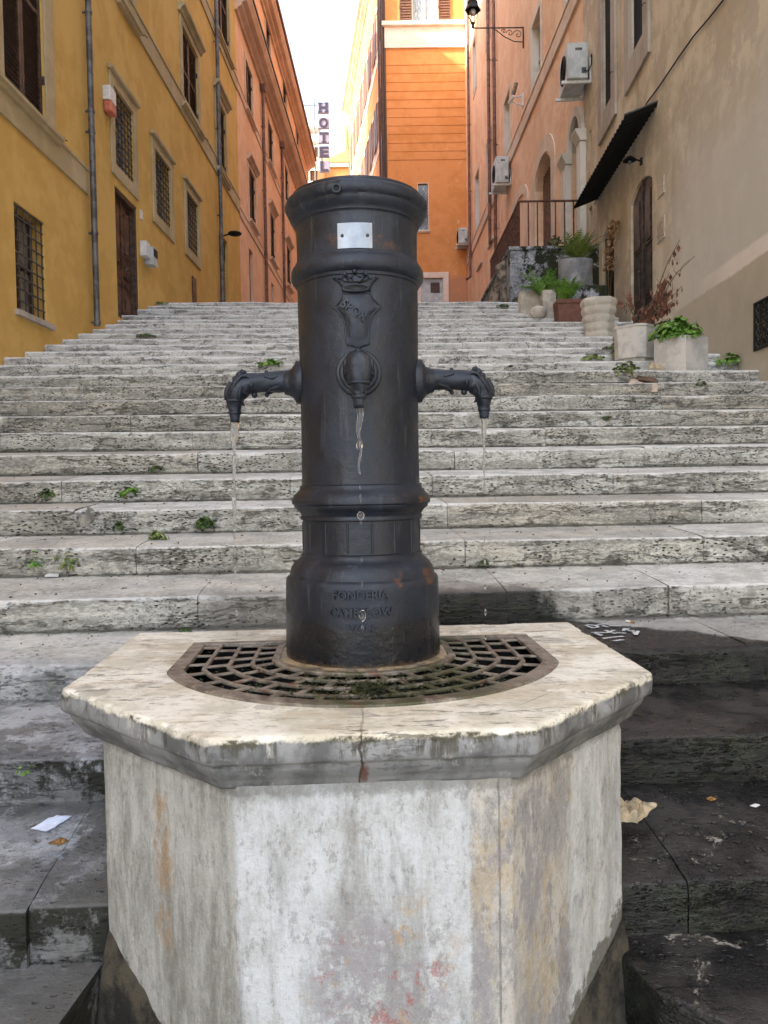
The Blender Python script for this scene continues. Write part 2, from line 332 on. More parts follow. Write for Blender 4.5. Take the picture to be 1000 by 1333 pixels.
# simple ones
M['shutter'] = flat('brown_shutter_paint', (.075, .042, .028), .55, var=.25)
M['shutter_l'] = flat('red_brown_shutter', (.16, .075, .04), .6, var=.2)
M['door_wood'] = flat('brown_door_wood', (.10, .045, .024), .45, var=.35, sc=7)
M['door_dark'] = flat('dark_door_wood', (.055, .038, .026), .45, var=.4, sc=7)
M['bars'] = flat('grey_iron_bars', (.085, .078, .072), .6, .3, var=.2)
M['zinc'] = flat('zinc_pipe', (.125, .122, .118), .5, .35, var=.25, sc=5)
M['copper'] = flat('brown_pipe', (.17, .085, .062), .5, .2, var=.22, sc=5)
M['black'] = flat('black_metal', (.012, .012, .011), .7, .2)
M['rail'] = flat('rusted_rail', (.12, .05, .03), .75, .2, var=.35)
M['whitebox'] = flat('white_plastic', (.70, .69, .66), .45, var=.06, bump=.02)
M['acbox'] = flat('ac_casing', (.50, .53, .52), .5, var=.1, sc=3, bump=.02)
M['redplast'] = flat('red_plastic', (.55, .16, .10), .5, var=.1)
M['marble'] = flat('grey_marble', (.52, .49, .44), .7, var=.11, sc=5)
M['terracotta'] = flat('terracotta_plastic', (.16, .07, .048), .65, var=.1)
M['creamstone'] = flat('cream_cast_stone', (.54, .49, .41), .85, var=.13, sc=6)
M['paneb'] = flat('curtained_pane', (.22, .185, .15), .4, var=.35, sc=3)
M['ribstone'] = flat('ribbed_cast_stone', (.52, .475, .395), .85, var=.08, sc=5)
M['paper'] = flat('paper', (.72, .76, .86), .8, var=.04, bump=.05)
M['kraft'] = flat('kraft_paper', (.48, .385, .25), .85, var=.15, sc=20)
M['card'] = flat('cardboard', (.62, .50, .40), .85, var=.08)
M['steel'] = flat('brushed_plate', (.27, .285, .30), .42, .8, var=.06, sc=30, bump=.06)
M['roof'] = flat('roof_tile', (.28, .14, .08), .85, var=.25)
M['leafdry'] = flat('dry_leaf', (.17, .07, .04), .75, var=.35, sc=30)
M['leafochre'] = flat('fallen_leaf', (.30, .15, .045), .7, var=.3, sc=50)
M['twig'] = flat('twig_bark', (.13, .08, .05), .85)
M['dry_vine'] = flat('dry_vine_leaf', (.33, .19, .10), .8, var=.35, sc=40)
M['metaltub'] = flat('grey_metal_tub', (.26, .26, .27), .55, .1, var=.18, sc=4)
M['rust_sheet'] = flat('weathered_sheet', (.22, .17, .125), .8, .1, var=.4, sc=6)
M['hotelw'] = flat('sign_face', (.19, .18, .23), .4, var=.03, bump=0)
M['hotelt'] = flat('sign_letter', (.022, .016, .032), .5, var=.05, bump=0)
M['farw'] = flat('far_cream_wall', (.85, .70, .48), .9, var=.08)
M['faro'] = flat('far_orange_wall', (.78, .38, .12), .9, var=.1)
M['far_white'] = flat('far_white_balcony', (.86, .82, .72), .8, var=.05)
M['chalk'] = flat('white_paint_mark', (.62, .66, .68), .7, var=.2, sc=60)
M['tile'] = flat('wall_plaque', (.40, .32, .23), .7, var=.2, sc=20)
M['plaque_w'] = flat('wall_plaque_pale', (.50, .43, .34), .8, var=.12, sc=20)
def leafmat(name, a, b):
    n = N(name); oi = n.noise(23, 4, .7)
    n.set(color=n.mix(n.rng(oi, .41, .59), a, b), rough=.5, spec=.35, sub=0.0)
    return n.m
M['leaf'] = leafmat('fresh_leaf', (.07, .16, .02), (.19, .36, .05))
M['leafd'] = leafmat('dark_leaf', (.03, .062, .014), (.085, .14, .035))
M['leafy'] = leafmat('yellow_green_leaf', (.10, .15, .03), (.22, .28, .06))
n = N('mossy_wall')
c = n.mix(n.rng(n.noise(4, 8, .75), .35, .6), (.17, .175, .18), (.50, .52, .56))
cr = n.rng(n.vor(14, 'DISTANCE_TO_EDGE', vec=n.map(None, (1, 1, 1.3))), .06, .02)
c = n.mix(n.mul(cr, .7), c, (.07, .065, .05))
c = n.mix(n.rng(n.add(n.noise(3, 8, .75, loc=(2, 5, 0)), n.rng(n.X, 2.6, 3.2, 0, .08)), .53, .59), c, (.022, .026, .010))
c = n.mix(n.mul(n.rng(n.noise(5, 8, .7, loc=(5, 5, 1)), .58, .64), .8), c, (.05, .07, .015))
n.set(color=c, rough=.9, normal=n.bump(n.noise(20, 7, .8), .9, .03)); M['mossy'] = n.m
n = N('window_glass')
n.set(color=n.mix(n.rng(n.noise(1.4, 2), .4, .6), (.03, .035, .04), (.09, .10, .11)), rough=.08, spec=.8); M['glass'] = n.m
n = N('curtained_glass')
n.set(color=n.mix(n.rng(n.noise(6, 4, sc=(5, 1, .6)), .43, .57), (.16, .21, .22), (.42, .48, .48)), rough=.15, spec=.6); M['curtain'] = n.m
n = N('paving')
c = n.mix(n.rng(n.noise(1.5, 8, .7), .43, .57), (.13, .125, .115), (.24, .23, .21)); n.set(color=c, rough=.85, normal=n.bump(n.noise(25, 6), .5, .01)); M['paving'] = n.m

# ------------------------------------------------------------------ mesh builder
class MB:
    def __init__(s): s.v = []; s.f = []; s.sm = []; s.tint = []; s.dirt = []
    def add(s, vs, fs, smooth=False):
        b = len(s.v); s.v.extend([tuple(v) for v in vs])
        for f in fs: s.f.append(tuple(b + i for i in f)); s.sm.append(smooth)
        return s
    def box(s, fn, a0, a1, b0, b1, c0, c1):
        vs = [fn(a, b, c) for a in (a0, a1) for b in (b0, b1) for c in (c0, c1)]
        return s.add(vs, [(0, 1, 3, 2), (4, 6, 7, 5), (0, 4, 5, 1), (2, 3, 7, 6), (0, 2, 6, 4), (1, 5, 7, 3)])
    def tube(s, pts, r, seg=8, caps=True, smooth=True):
        pts = [Vector(p) for p in pts]; rs = r if isinstance(r, (list, tuple)) else [r] * len(pts)
        t0 = (pts[1] - pts[0]).normalized()
        u = t0.orthogonal().normalized(); vs = []
        for i, p in enumerate(pts):
            t = (pts[min(i + 1, len(pts) - 1)] - pts[max(i - 1, 0)]).normalized()
            u = (u - t * u.dot(t)); u = u.normalized() if u.length > 1e-6 else t.orthogonal().normalized()
            w = t.cross(u)
            for k in range(seg):
                a = 2 * math.pi * k / seg
                vs.append(p + (u * math.cos(a) + w * math.sin(a)) * rs[i])
        fs = []
        for i in range(len(pts) - 1):
            for k in range(seg):
                k2 = (k + 1) % seg
                fs.append((i * seg + k, i * seg + k2, (i + 1) * seg + k2, (i + 1) * seg + k))
        s.add(vs, fs, smooth)
        if caps:
            s.add(vs[:seg], [tuple(reversed(range(seg)))]); s.add(vs[-seg:], [tuple(range(seg))])
        return s
    def lathe(s, prof, fn, seg=48, smooth=True, a0=0, a1=2 * math.pi):
        full = abs(a1 - a0 - 2 * math.pi) < 1e-6; m = seg if full else seg + 1; vs = []
        for (r, z) in prof:
            for k in range(m):
                a = a0 + (a1 - a0) * k / seg; vs.append(fn(r * math.cos(a), r * math.sin(a), z))
        fs = []
        for i in range(len(prof) - 1):
            for k in range(seg):
                k2 = (k + 1) % m
                fs.append((i * m + k, i * m + k2, (i + 1) * m + k2, (i + 1) * m + k))
        return s.add(vs, fs, smooth)
    def grid(s, P, smooth=True, close=False):
        nr, nc = len(P), len(P[0]); vs = [p for r in P for p in r]; fs = []
        for i in range(nr - 1):
            for k in range(nc if close else nc - 1):
                k2 = (k + 1) % nc
                fs.append((i * nc + k, i * nc + k2, (i + 1) * nc + k2, (i + 1) * nc + k))
        return s.add(vs, fs, smooth)
    def prism(s, poly, fn, c0, c1):
        n_ = len(poly); vs = [fn(a, b, c0) for a, b in poly] + [fn(a, b, c1) for a, b in poly]
        fs = [tuple(range(n_)), tuple(range(2 * n_ - 1, n_ - 1, -1))]
        fs += [(i, (i + 1) % n_, n_ + (i + 1) % n_, n_ + i) for i in range(n_)]
        return s.add(vs, fs)
    def ball(s, c, r, seg=10, sq=(1, 1, 1)):
        c = Vector(c); prof = [(math.sin(math.pi * i / seg) * r, math.cos(math.pi * i / seg) * r) for i in range(seg + 1)]
        return s.lathe([(max(a, 1e-5), b) for a, b in prof], lambda x, y, z: c + Vector((x * sq[0], y * sq[1], z * sq[2])), seg)
    def build(s, name, mat, parent=None, bevel=0, recalc=True):
        me = bpy.data.meshes.new(name)
        vs = s.v
        if parent is not None: off = wloc(parent)
        else:
            xs = [v[0] for v in vs]; ys = [v[1] for v in vs]; zs = [v[2] for v in vs]
            off = Vector(((min(xs) + max(xs)) / 2, (min(ys) + max(ys)) / 2, min(zs)))
        me.from_pydata([(v[0] - off[0], v[1] - off[1], v[2] - off[2]) for v in vs], [], s.f)
        me.polygons.foreach_set('use_smooth', s.sm); me.update()
        if s.tint:
            at = me.attributes.new('tint', 'FLOAT', 'POINT'); at.data.foreach_set('value', s.tint)
        if s.dirt:
            at = me.attributes.new('dirt', 'FLOAT', 'POINT'); at.data.foreach_set('value', s.dirt)
        if recalc:
            bm = bmesh.new(); bm.from_mesh(me); bmesh.ops.recalc_face_normals(bm, faces=bm.faces); bm.to_mesh(me); bm.free()
        if mat: me.materials.append(M[mat] if isinstance(mat, str) else mat)
        o = bpy.data.objects.new(name, me); COL.objects.link(o)
        if parent is not None: o.parent = parent
        else: o.location = off
        if bevel:
            b = o.modifiers.new('bevel', 'BEVEL'); b.width = bevel; b.segments = 2; b.limit_method = 'ANGLE'
        return o
def wloc(o):
    v = Vector((0, 0, 0))
    while o is not None: v += o.location; o = o.parent
    return v
def tag(o, label=None, cat=None, group=None, kind=None):
    for k, v in (('label', label), ('category', cat), ('group', group), ('kind', kind)):
        if v: o[k] = v
    return o
def empty(name, loc, label, cat, group=None):
    o = bpy.data.objects.new(name, None); o.empty_display_size = .2; COL.objects.link(o); o.location = loc
    return tag(o, label, cat, group)
W = lambda x, y, z: Vector((x, y, z))

# ------------------------------------------------------------------ stair frame (p across, q up the street)
TH = math.atan(.055); cT, sT = math.cos(TH), math.sin(TH)
def PQ(p, q, z): return Vector((p * cT - q * sT, p * sT + q * cT, z))
K = 1.33
y500 = {0: 771, 1: 705, 2: 657, 3: 619.6, 4: 587, 5: 559.6, 6: 537, 7: 517, 8: 500.6, 9: 484, 10: 472, 11: 461.7, 12: 453.6, 13: 445.5, 14: 438.3, 15: 432, 16: 426.3, 17: 419.5, 18: 414, 19: 408.5, 20: 401.5, 21: 397, 22: 392.5}
Q, ZN = {}, {}
for i, y in y500.items():
    Q[i] = 2.5 * K * (1 + .16 * i); ZN[i] = at_y(500, y, Q[i]).z
for i, y, d in ((-1, 854, 2.1), (-2, 976, 1.72), (-3, 1165, 1.375)):
    Q[i] = d * K; ZN[i] = at_y(500, y, Q[i]).z
RIS = {i: .141 for i in range(-3, 23)}; RIS[-3] = .139; RIS[-1] = .133
Q[23] = Q[22] + .6
rs = random.Random(3)
def left_wall_p(q): return -4.62
def n3(x, y, z): return noise.noise(Vector((x, y, z)))
mb = MB()
for i in range(-3, 23):
    q0, z0 = Q[i], ZN[i]; q1 = Q[i + 1]
    zb = (ZN[i + 1] - RIS[i + 1]) if i < 22 else z0 + .06
    if zb < z0 - .005: zb = z0 - .005
    pL, pR = -4.75, 4.75
    res = .022 if i <= 3 else (.035 if i < 10 else .06)
    p = pL
    cuts = [pL]
    forced = {3: [-1.75], 1: [-1.02, .62], 0: [.72], 2: [-1.5], 4: [-1.0]}.get(i)
    while cuts[-1] < pR - .8: cuts.append(cuts[-1] + rs.uniform(.85, 2.1))
    if forced:
        cuts = [c for c in cuts if all(abs(c - f) > .55 for f in forced)] + forced; cuts.sort()
    if cuts[-1] < pR: cuts.append(pR)
    for a, b in zip(cuts[:-1], cuts[1:]):
        g = rs.uniform(.0008, .0025) if i > 0 else .0009; dq = rs.uniform(-.012, .012); dz = rs.uniform(-.007, .007) if i > 3 else rs.uniform(-.004, .004)
        if i >= 9: dz *= 1.3
        yw = rs.uniform(-.004, .004); tnt = rs.random() ** 1.6
        npts = max(3, int((b - a) / res)); ru = .012 if i < 9 else .028
        if i == -1: ru = .02
        nb = len(mb.v); P = []
        for k in range(npts + 1):
            pp = a + g + (b - a - 2 * g) * k / npts
            t = (k / npts - .5) * 2
            e = n3(pp * 1.1, i * 3.7, 1.3) * .007 + n3(pp * 5, i * 3.7, 5.3) * .003
            chip = max(0, n3(pp * 3.1, i * 9.1, 2.2) - .22) * .055 + max(0, n3(pp * 13, i * 9.1, 7.2) - .25) * .014
            if i >= 9: chip *= .8
            endc = max(0, abs(t) - (1 - .03 / (b - a) * 1.0)) * (b - a) * (.22 if i > 0 else .08)
            chip += endc
            wz = n3(pp * .8, i * 2.1, 8.8) * .006
            Z = z0 + dz + wz + yw * t; Qn = q0 + dq + e
            row = [(q1 + .03, zb + dz * .3)]
            for fr in (.8, .6, .4, .2):
                row.append((Qn + (q1 - Qn) * fr, Z + (zb - Z) * fr + n3(pp * 2.3, fr * 3 + i, 4) * .004))
            row += [(Qn + ru + .03 + chip * .6, Z + .001), (Qn + ru + chip, Z - .001 - chip * .1), (Qn + ru * .35 + chip * .75, Z - ru * .3 - chip * .25), (Qn + chip * .45, Z - ru - chip * .5)]
            hh = RIS[i]
            for fr in (.3, .5, .7, .88, 1.0, 1.25):
                row.append((Qn + n3(pp * 4, i * 5 + fr * 3.5, 9) * .0045 + (.004 if fr > .9 else 0), Z - hh * fr))
            P.append([PQ(pp, qq, zz) for qq, zz in row])
        mb.grid(P, smooth=True)
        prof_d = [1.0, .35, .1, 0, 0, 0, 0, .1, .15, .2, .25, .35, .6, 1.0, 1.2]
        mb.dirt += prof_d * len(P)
        for ends, rv in ((P[0], True), (P[-1], False)):
            m = len(ends); base = [Vector((v.x, v.y, ends[-1].z)) for v in (ends[0],)]
            mb.add(list(ends) + base, [tuple(range(m + 1))])
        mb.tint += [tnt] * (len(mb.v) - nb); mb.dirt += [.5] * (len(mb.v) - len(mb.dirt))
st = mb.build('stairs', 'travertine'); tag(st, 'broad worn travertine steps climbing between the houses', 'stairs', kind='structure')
# level below the lowest step: slabs with a diagonal notch round the pedestal
zl = ZN[-3] - RIS[-3] + .002
mb = MB()
polyL = [(-5, Q[-3] + .05), (-5, .2), (-.70, .2), (-.62, 1.60), (-.58, Q[-3] + .05)]
polyR = [(.62, Q[-3] + .05), (.68, 1.62), (.90, 1.40), (1.5, .2), (5, .2), (5, Q[-3] + .05)]
for poly in (polyL, polyR): mb.prism(poly, PQ, zl, zl - .30)
mb.tint = [.4] * len(mb.v)
o = mb.build('landing', 'travertine', bevel=.012); tag(o, 'wet stone slabs at the foot of the stairs beside the basin', 'paving', kind='structure')
mb = MB(); P = []
for a in range(61):
    r = []
    for b in range(41):
        x = -1.5 + 3.0 * a / 60; y = .2 + 2.2 * b / 40
        dd = abs(x + .03)
        r.append(PQ(x, y, zl - .235 + .05 * n3(x * 3, y * 3, 1) + .02 * n3(x * 11, y * 11, 1)))
    P.append(r)
mb.grid(P); o = mb.build('ground', 'mortar'); tag(o, 'wet brown mossy ground round the foot of the basin', 'ground', kind='structure')
mb = MB(); mb.box(W, -60, 60, -60, 3.0, -1.6, zl - .36); o = mb.build('lower_street', 'paving'); tag(o, 'street paving below the stairs', 'street', kind='structure')
mb = MB()
zt = ZN[22] + .03
mb.add([W(-5, Q[23] - .25, zt + .02), W(6, Q[23] + .1, zt + .02), W(7, 38, 8.1), (-6, 38, 8.1), W(-12, 75, 17), W(12, 75, 17)], [(0, 1, 2, 3), (3, 2, 5, 4)])
o = mb.build('upper_street', 'paving'); tag(o, 'street climbing on beyond the top step', 'street', kind='structure')
mb = MB(); mb.add([W(-400, -400, -1.62), W(400, -400, -1.62), W(400, 400, -1.62), W(-400, 400, -1.62)], [(0, 1, 2, 3)])
o = mb.build('terrain', 'paving'); tag(o, 'ground around the street', 'ground', kind='structure')

# ------------------------------------------------------------------ facades
class Facade:
    def __init__(s, x0, slope, side):
        # plane X = x0 + slope*Y ; side = +1 when the street lies toward +X
        s.o = Vector((x0, 0, 0)); s.d = Vector((slope, 1, 0)).normalized()
        s.n = Vector((s.d.y, -s.d.x, 0)) * side
        s.sd = side
    def P(s, u, z, d=0): return s.o + s.d * u + s.n * d + Vector((0, 0, z))
    def F(s, u, d, z): return s.P(u, z, d)      # box order: along, out, up
    def hit(s, px, py, d=0):
        r = ray(px, py); t = (s.o + s.n * d).dot(s.n) / r.dot(s.n); h = r * t - s.o
        return h.dot(s.d), h.z
    def rect(s, xa, xb, ya, yb, ref='a'):
        xm = (ya + yb) / 2
        ua, ub = s.hit(xa, xm)[0], s.hit(xb, xm)[0]
        xr = xa if ref == 'a' else xb
        # z from the reference vertical edge
        u = ua if ref == 'a' else ub
        def zat(py):
            r = ray(xr, py); return py
        z1 = s.hit(xr, ya)[1]; z0 = s.hit(xr, yb)[1]
        # correct the drift in u along a leaning picture vertical
        z1 *= u / s.hit(xr, ya)[0]; z0 *= u / s.hit(xr, yb)[0]
        return min(ua, ub), max(ua, ub), z0, z1
class Front(Facade):
    def __init__(s, x0, y0, dx, dy, side):
        s.o = Vector((x0, y0, 0)); s.d = Vector((dx, dy, 0)).normalized(); s.n = Vector((s.d.y, -s.d.x, 0)) * side; s.sd = side
    def hit(s, px, py, d=0):
        r = ray(px, py); t = (s.o + s.n * d).dot(s.n) / r.dot(s.n); h = r * t - s.o
        return h.dot(s.d), h.z
    def rect(s, xa, xb, ya, yb, ref='a'):
        ua, ub = s.hit(xa, (ya + yb) / 2)[0], s.hit(xb, (ya + yb) / 2)[0]
        return min(ua, ub), max(ua, ub), s.hit((xa + xb) / 2, yb)[1], s.hit((xa + xb) / 2, ya)[1]
def wall_mesh(F, u0, u1, z0, z1, opens, depth=.22, thick=6.0, cap=True):
    mb = MB()
    us = sorted(set([u0, u1] + [v for o in opens for v in o[:2]])); zs = sorted(set([z0, z1] + [v for o in opens for v in o[2:4]]))
    us = [u for u in us if u0 <= u <= u1]; zs = [z for z in zs if z0 <= z <= z1]
    for a, b in zip(us[:-1], us[1:]):
        for c, d in zip(zs[:-1], zs[1:]):
            m, q = (a + b) / 2, (c + d) / 2
            if any(o[0] < m < o[1] and o[2] < q < o[3] for o in opens): continue
            mb.add([F.P(a, c), F.P(b, c), F.P(b, d), F.P(a, d)], [(0, 1, 2, 3)])
    for o in opens:
        a, b, c, d = o[:4]; dp = o[4] if len(o) > 4 else depth
        mb.add([F.P(a, c), F.P(a, d), F.P(a, d, -dp), F.P(a, c, -dp)], [(0, 1, 2, 3)])
        mb.add([F.P(b, c), F.P(b, d), F.P(b, d, -dp), F.P(b, c, -dp)], [(0, 1, 2, 3)])
        mb.add([F.P(a, d), F.P(b, d), F.P(b, d, -dp), F.P(a, d, -dp)], [(0, 1, 2, 3)])
        mb.add([F.P(a, c), F.P(b, c), F.P(b, c, -dp), F.P(a, c, -dp)], [(0, 1, 2, 3)])
        mb.add([F.P(a, c, -dp - .01), F.P(b, c, -dp - .01), F.P(b, d, -dp - .01), F.P(a, d, -dp - .01)], [(0, 1, 2, 3)])
    if cap:
        for a in (u0, u1): mb.add([F.P(a, z0), F.P(a, z1), F.P(a, z1, -thick), F.P(a, z0, -thick)], [(0, 1, 2, 3)])
        mb.add([F.P(u0, z0, -thick), F.P(u0, z1, -thick), F.P(u1, z1, -thick), F.P(u1, z0, -thick)], [(0, 1, 2, 3)])
        mb.add([F.P(u0, z1), F.P(u1, z1), F.P(u1, z1, -thick), F.P(u0, z1, -thick)], [(0, 1, 2, 3)])
    return mb
def surround(F, par, r, w, mat, proud=.035, hood=False, sill=True, wb=None, name='window'):
    a, b, c, d = r[:4]; wb = wb or w
    mb = MB()
    mb.box(F.F, a - w, a, 0, proud, c - wb, d + w); mb.box(F.F, b, b + w, 0, proud, c - wb, d + w)
    mb.box(F.F, a + .001, b - .001, 0, proud - .003, d, d + w); mb.box(F.F, a + .001, b - .001, 0, proud - .003, c - wb, c)
    o = mb.build(name, mat, par, bevel=.008)
    if hood:
        mb = MB(); h0 = d + w + .001
        mb.prism([(0, h0), (.06, h0), (.10, h0 + .07), (.16, h0 + .10), (.17, h0 + .15), (0, h0 + .19)], lambda x, z, u: F.P(u, z, x), a - w - .09, b + w + .09)
        mb.box(F.F, a - w, b + w, .002, proud * .8, h0 - .003, h0 - .0025)
        mb.build('hood', mat, o)
    if sill:
        mb = MB(); s0 = c - wb
        mb.prism([(.0, s0 + .05), (.0, s0 - .06), (.07, s0 - .05), (.08, s0 - .015), (.12, s0), (.12, s0 + .045)], lambda x, z, u: F.P(u, z, x), a - w - .05, b + w + .05)
        mb.build('sill', mat, o)
    return o
def shutters(F, par, r, mat='shutter', back=.03, n=None, leaf=2, proud=.0):
    a, b, c, d = r[:4]; wd = (b - a) / leaf; fr = min(.055, wd * .16)
    n = n or max(8, int((d - c) / .065))
    for k in range(leaf):
        x0 = a + wd * k + .004; x1 = x0 + wd - .008; mb = MB()
        mb.box(F.F, x0, x0 + fr, -back - .04, -back + proud, c, d); mb.box(F.F, x1 - fr, x1, -back - .04, -back + proud, c, d)
        for z in (c, (c + d) / 2 - fr / 2, d - fr): mb.box(F.F, x0 + fr, x1 - fr, -back - .038, -back - .002 + proud, z + .001, z + fr)
        for j in range(n):
            z = c + fr + (d - c - 2 * fr) * (j + .5) / n; hh = (d - c) / n * .33
            vs = [F.P(u, zz, dd) for u in (x0 + fr, x1 - fr) for zz, dd in ((z - hh, -back - .006 + proud), (z - hh + .006, -back - .006 + proud), (z + hh, -back - .034 + proud), (z + hh - .006, -back - .034 + proud))]
            mb.add(vs, [(0, 1, 5, 4), (1, 2, 6, 5), (2, 3, 7, 6), (3, 0, 4, 7)])
        mb.box(F.F, x0 + fr, x1 - fr, -back - .043, -back - .041, c, d)
        for z in (c + (d - c) * .2, c + (d - c) * .75):
            xx = x0 if k == 0 else x1
            mb.box(F.F, xx - .02, xx + .02, -back - .001 + proud, -back + .035 + proud, z - .05, z + .05)
        mb.build('shutter', mat, par)
def grille(F, par, r, back=.03, nu=6, nz=9, rr=.008):
    a, b, c, d = r[:4]; mb = MB()
    for k in range(nu + 1):
        u = a + (b - a) * (k + .0) / nu; u = min(max(u, a + rr), b - rr); mb.tube([F.P(u, c, -back), F.P(u, d, -back)], rr, 6)
    for k in range(nz + 1):
        z = c + (d - c) * k / nz; z = min(max(z, c + rr), d - rr); mb.tube([F.P(a, z, -back + rr), F.P(b, z, -back + rr)], rr, 6)
    return mb.build('grille', 'bars', par)
def pane(F, par, r, back=.16, mat='glass', frame='shutter', mull=1, tr=1):
    a, b, c, d = r[:4]; mb = MB(); mb.box(F.F, a, b, -back - .02, -back - .01, c, d); p = mb.build('pane', mat, par)
    mb = MB(); w = .045
    mb.box(F.F, a, a + w, -back - .009, -back + .03, c, d); mb.box(F.F, b - w, b, -back - .009, -back + .03, c, d)
    mb.box(F.F, a + w, b - w, -back - .009, -back + .028, c, c + w); mb.box(F.F, a + w, b - w, -back - .009, -back + .028, d - w, d)
    for k in range(mull):
        u = a + (b - a) * (k + 1) / (mull + 1); mb.box(F.F, u - .03, u + .03, -back - .009, -back + .032, c + w, d - w)
    for k in range(tr):
        z = c + (d - c) * (k + 1) / (tr + 1); mb.box(F.F, a + w, b - w, -back - .009, -back + .02, z - .015, z + .015)
    mb.build('frame', frame, p); return p
def hook(F, par, u, z, l=.13):
    mb = MB(); mb.tube([F.P(u, z, 0), F.P(u, z, l * .7), F.P(u - .0, z - .03, l * .75), F.P(u, z - .045, l)], .007, 5); mb.build('shutter_hook', 'black', par)
def stringc(F, par, u0, u1, z0, z1, mat, proud=.03, name='string_course'):
    mb = MB(); mb.box(F.F, u0, u1, .0, proud, z0, z1); mb.box(F.F, u0, u1, -.001, proud + .02, z1 + .0005, z1 + .04); return mb.build(name, mat, par)
def pipe(F, name, u, z0, z1, r, label, mat='zinc', out=.10, head=False, kick=False, brk=2.2, joints=()):
    root = empty(name, F.P(u, z0, out), label, 'drainpipe')
    pts = [F.P(u, z0, out)] + [F.P(u, z0 + (z1 - z0) * k / 6, out) for k in range(1, 7)]
    if kick: pts = [F.P(u - .12, z0 - .14, out + .18), F.P(u, z0, out)] + pts[1:]
    mb = MB(); mb.tube(pts, r, 12)
    z = z0 + .05
    mb.build('pipe', mat, root)
    z = z0 + .7
    zz = list(joints) or [z0 + .9 + brk * k for k in range(int(max(0, (z1 - z0 - .9)) / brk) + 1)]
    for z in zz:
        mb = MB(); mb.tube([F.P(u, z - .02, out), F.P(u, z + .02, out)], r * 1.22, 12); mb.box(F.F, u - .012, u + .012, 0, out - r * .9, z - .012, z + .012); mb.build('bracket', mat, root)
    if head: mb = MB(); mb.box(F.F, u - r * 2, u + r * 2, .01, out + r * 1.8, z1, z1 + .22); mb.build('hopper', mat, root, bevel=.01)
    return root
def arch_fill(F, par, r, rise, mat, depth=.22, name='arch_spandrel', seg=14, d0=0.0):
    """fills the two top corners of a rectangular opening so that it reads as a segmental or round arch"""
    a, b, c, d = r[:4]; mb = MB(); n_ = seg; zs = d - rise
    pts = []
    for k in range(n_ + 1):
        t = k / n_; x = a + (b - a) * t; pts.append((x, zs + rise * math.sqrt(max(0, 1 - (2 * t - 1) ** 2)) if rise > (b - a) * .3 else zs + rise * (1 - (2 * t - 1) ** 2)))
    for k in range(n_):
        (x0, y0), (x1, y1) = pts[k], pts[k + 1]
        mb.add([F.P(x0, y0, d0), F.P(x1, y1, d0), F.P(x1, d + .001, d0), F.P(x0, d + .001, d0)], [(0, 1, 2, 3)])
        mb.add([F.P(x0, y0, d0), F.P(x1, y1, d0), F.P(x1, y1, -depth), F.P(x0, y0, -depth)], [(0, 1, 2, 3)], True)
    return mb.build(name, mat, par)
def arch_ring(F, par, a, b, c, zs, rise, w, mat, proud=.03, name='arch_surround', seg=20):
    mb = MB(); inn, out = [], []
    inn.append((a, c)); out.append((a - w, c))
    for k in range(seg + 1):
        an = math.pi * (1 - k / seg); cx = (a + b) / 2; rx = (b - a) / 2
        inn.append((cx + rx * math.cos(an), zs + rise * math.sin(an))); out.append((cx + (rx + w) * math.cos(an), zs + (rise + w) * math.sin(an)))
    inn.append((b, c)); out.append((b + w, c))
    for k in range(len(inn) - 1):
        q = [inn[k], inn[k + 1], out[k + 1], out[k]]
        mb.prism(q, lambda u, z, dd: F.P(u, z, dd), .0, proud)
    return mb.build(name, mat, par)

# ============ LEFT: ochre house =============================================
L = Facade(-4.52, .016, +1)
uo1 = L.hit(312, 300)[0]
W1 = L.rect(3, 57, 60, 104); W1 = (W1[0], W1[1], W1[2], W1[2] + 2.75)
w2 = L.rect(20, 59, 261, 403)
w3 = L.rect(147.5, 172.5, 111, 213); w4 = L.rect(201, 221, 192, 278); w5 = L.rect(242.5, 257, 247.5, 321.5)
w6 = L.rect(237, 256.5, 31, 135); w7 = L.rect(282, 293, 125, 218); w8 = L.rect(281, 297, 10, 37); w8 = (w8[0], w8[1], w8[2], w8[2] + 2.4)
w0 = L.rect(156, 171, -60, 2)
dr1 = L.rect(151.5, 179.5, 240, 412); dr2 = L.rect(286, 297, 300, 400); cab = L.rect(250, 254.5, 359, 400)
w10 = (W1[0], W1[1], W1[3] + 1.2, W1[3] + 3.6)
w11 = (w6[0], w6[1], w6[3] + 1.6, w6[3] + 4.0)
opn = [W1, w2, w3, w4, w5, w6, w7, w8, w0, dr1 + (.18,), dr2, w10]
OH = 17.5
ochre = empty('ochre_house', L.P(L.hit(200, 420)[0], 1.9, 0), 'ochre yellow house with barred ground floor windows left of the stairs', 'house')
wall_mesh(L, -4.5, uo1, -1.7, OH, opn, thick=9).build('wall', 'ochre', ochre, recalc=False)
mb = MB(); mb.box(L.F, -4.6, uo1 + .0, -9.2, .5, OH + .001, OH + .3); mb.build('roof', 'roof', ochre)
mb = MB(); mb.box(L.F, -6, uo1 - 1.01, -9.3, -1.0, OH + .301, 27.4); mb.build('sun_blocker', 'ochre', ochre)  # unseen block added to keep the sun off the right-hand walls
o = surround(L, ochre, W1, .26, 'trim_o', .03, wb=.10); shutters(L, o, W1, n=44)
hook(L, ochre, W1[1] + .36, W1[2] - .02)
o = surround(L, ochre, w10, .26, 'trim_o', .03, wb=.10); shutters(L, o, w10)
mb = MB(); mb.box(L.F, w2[0] - .06, w2[1] + .12, 0, .06, w2[2] - .07, w2[2] - .003); o = mb.build('window', 'trim_g', ochre)
grille(L, o, w2, .04, 5, 9, .011); pane(L, o, w2, .2, 'paneb', mull=1)
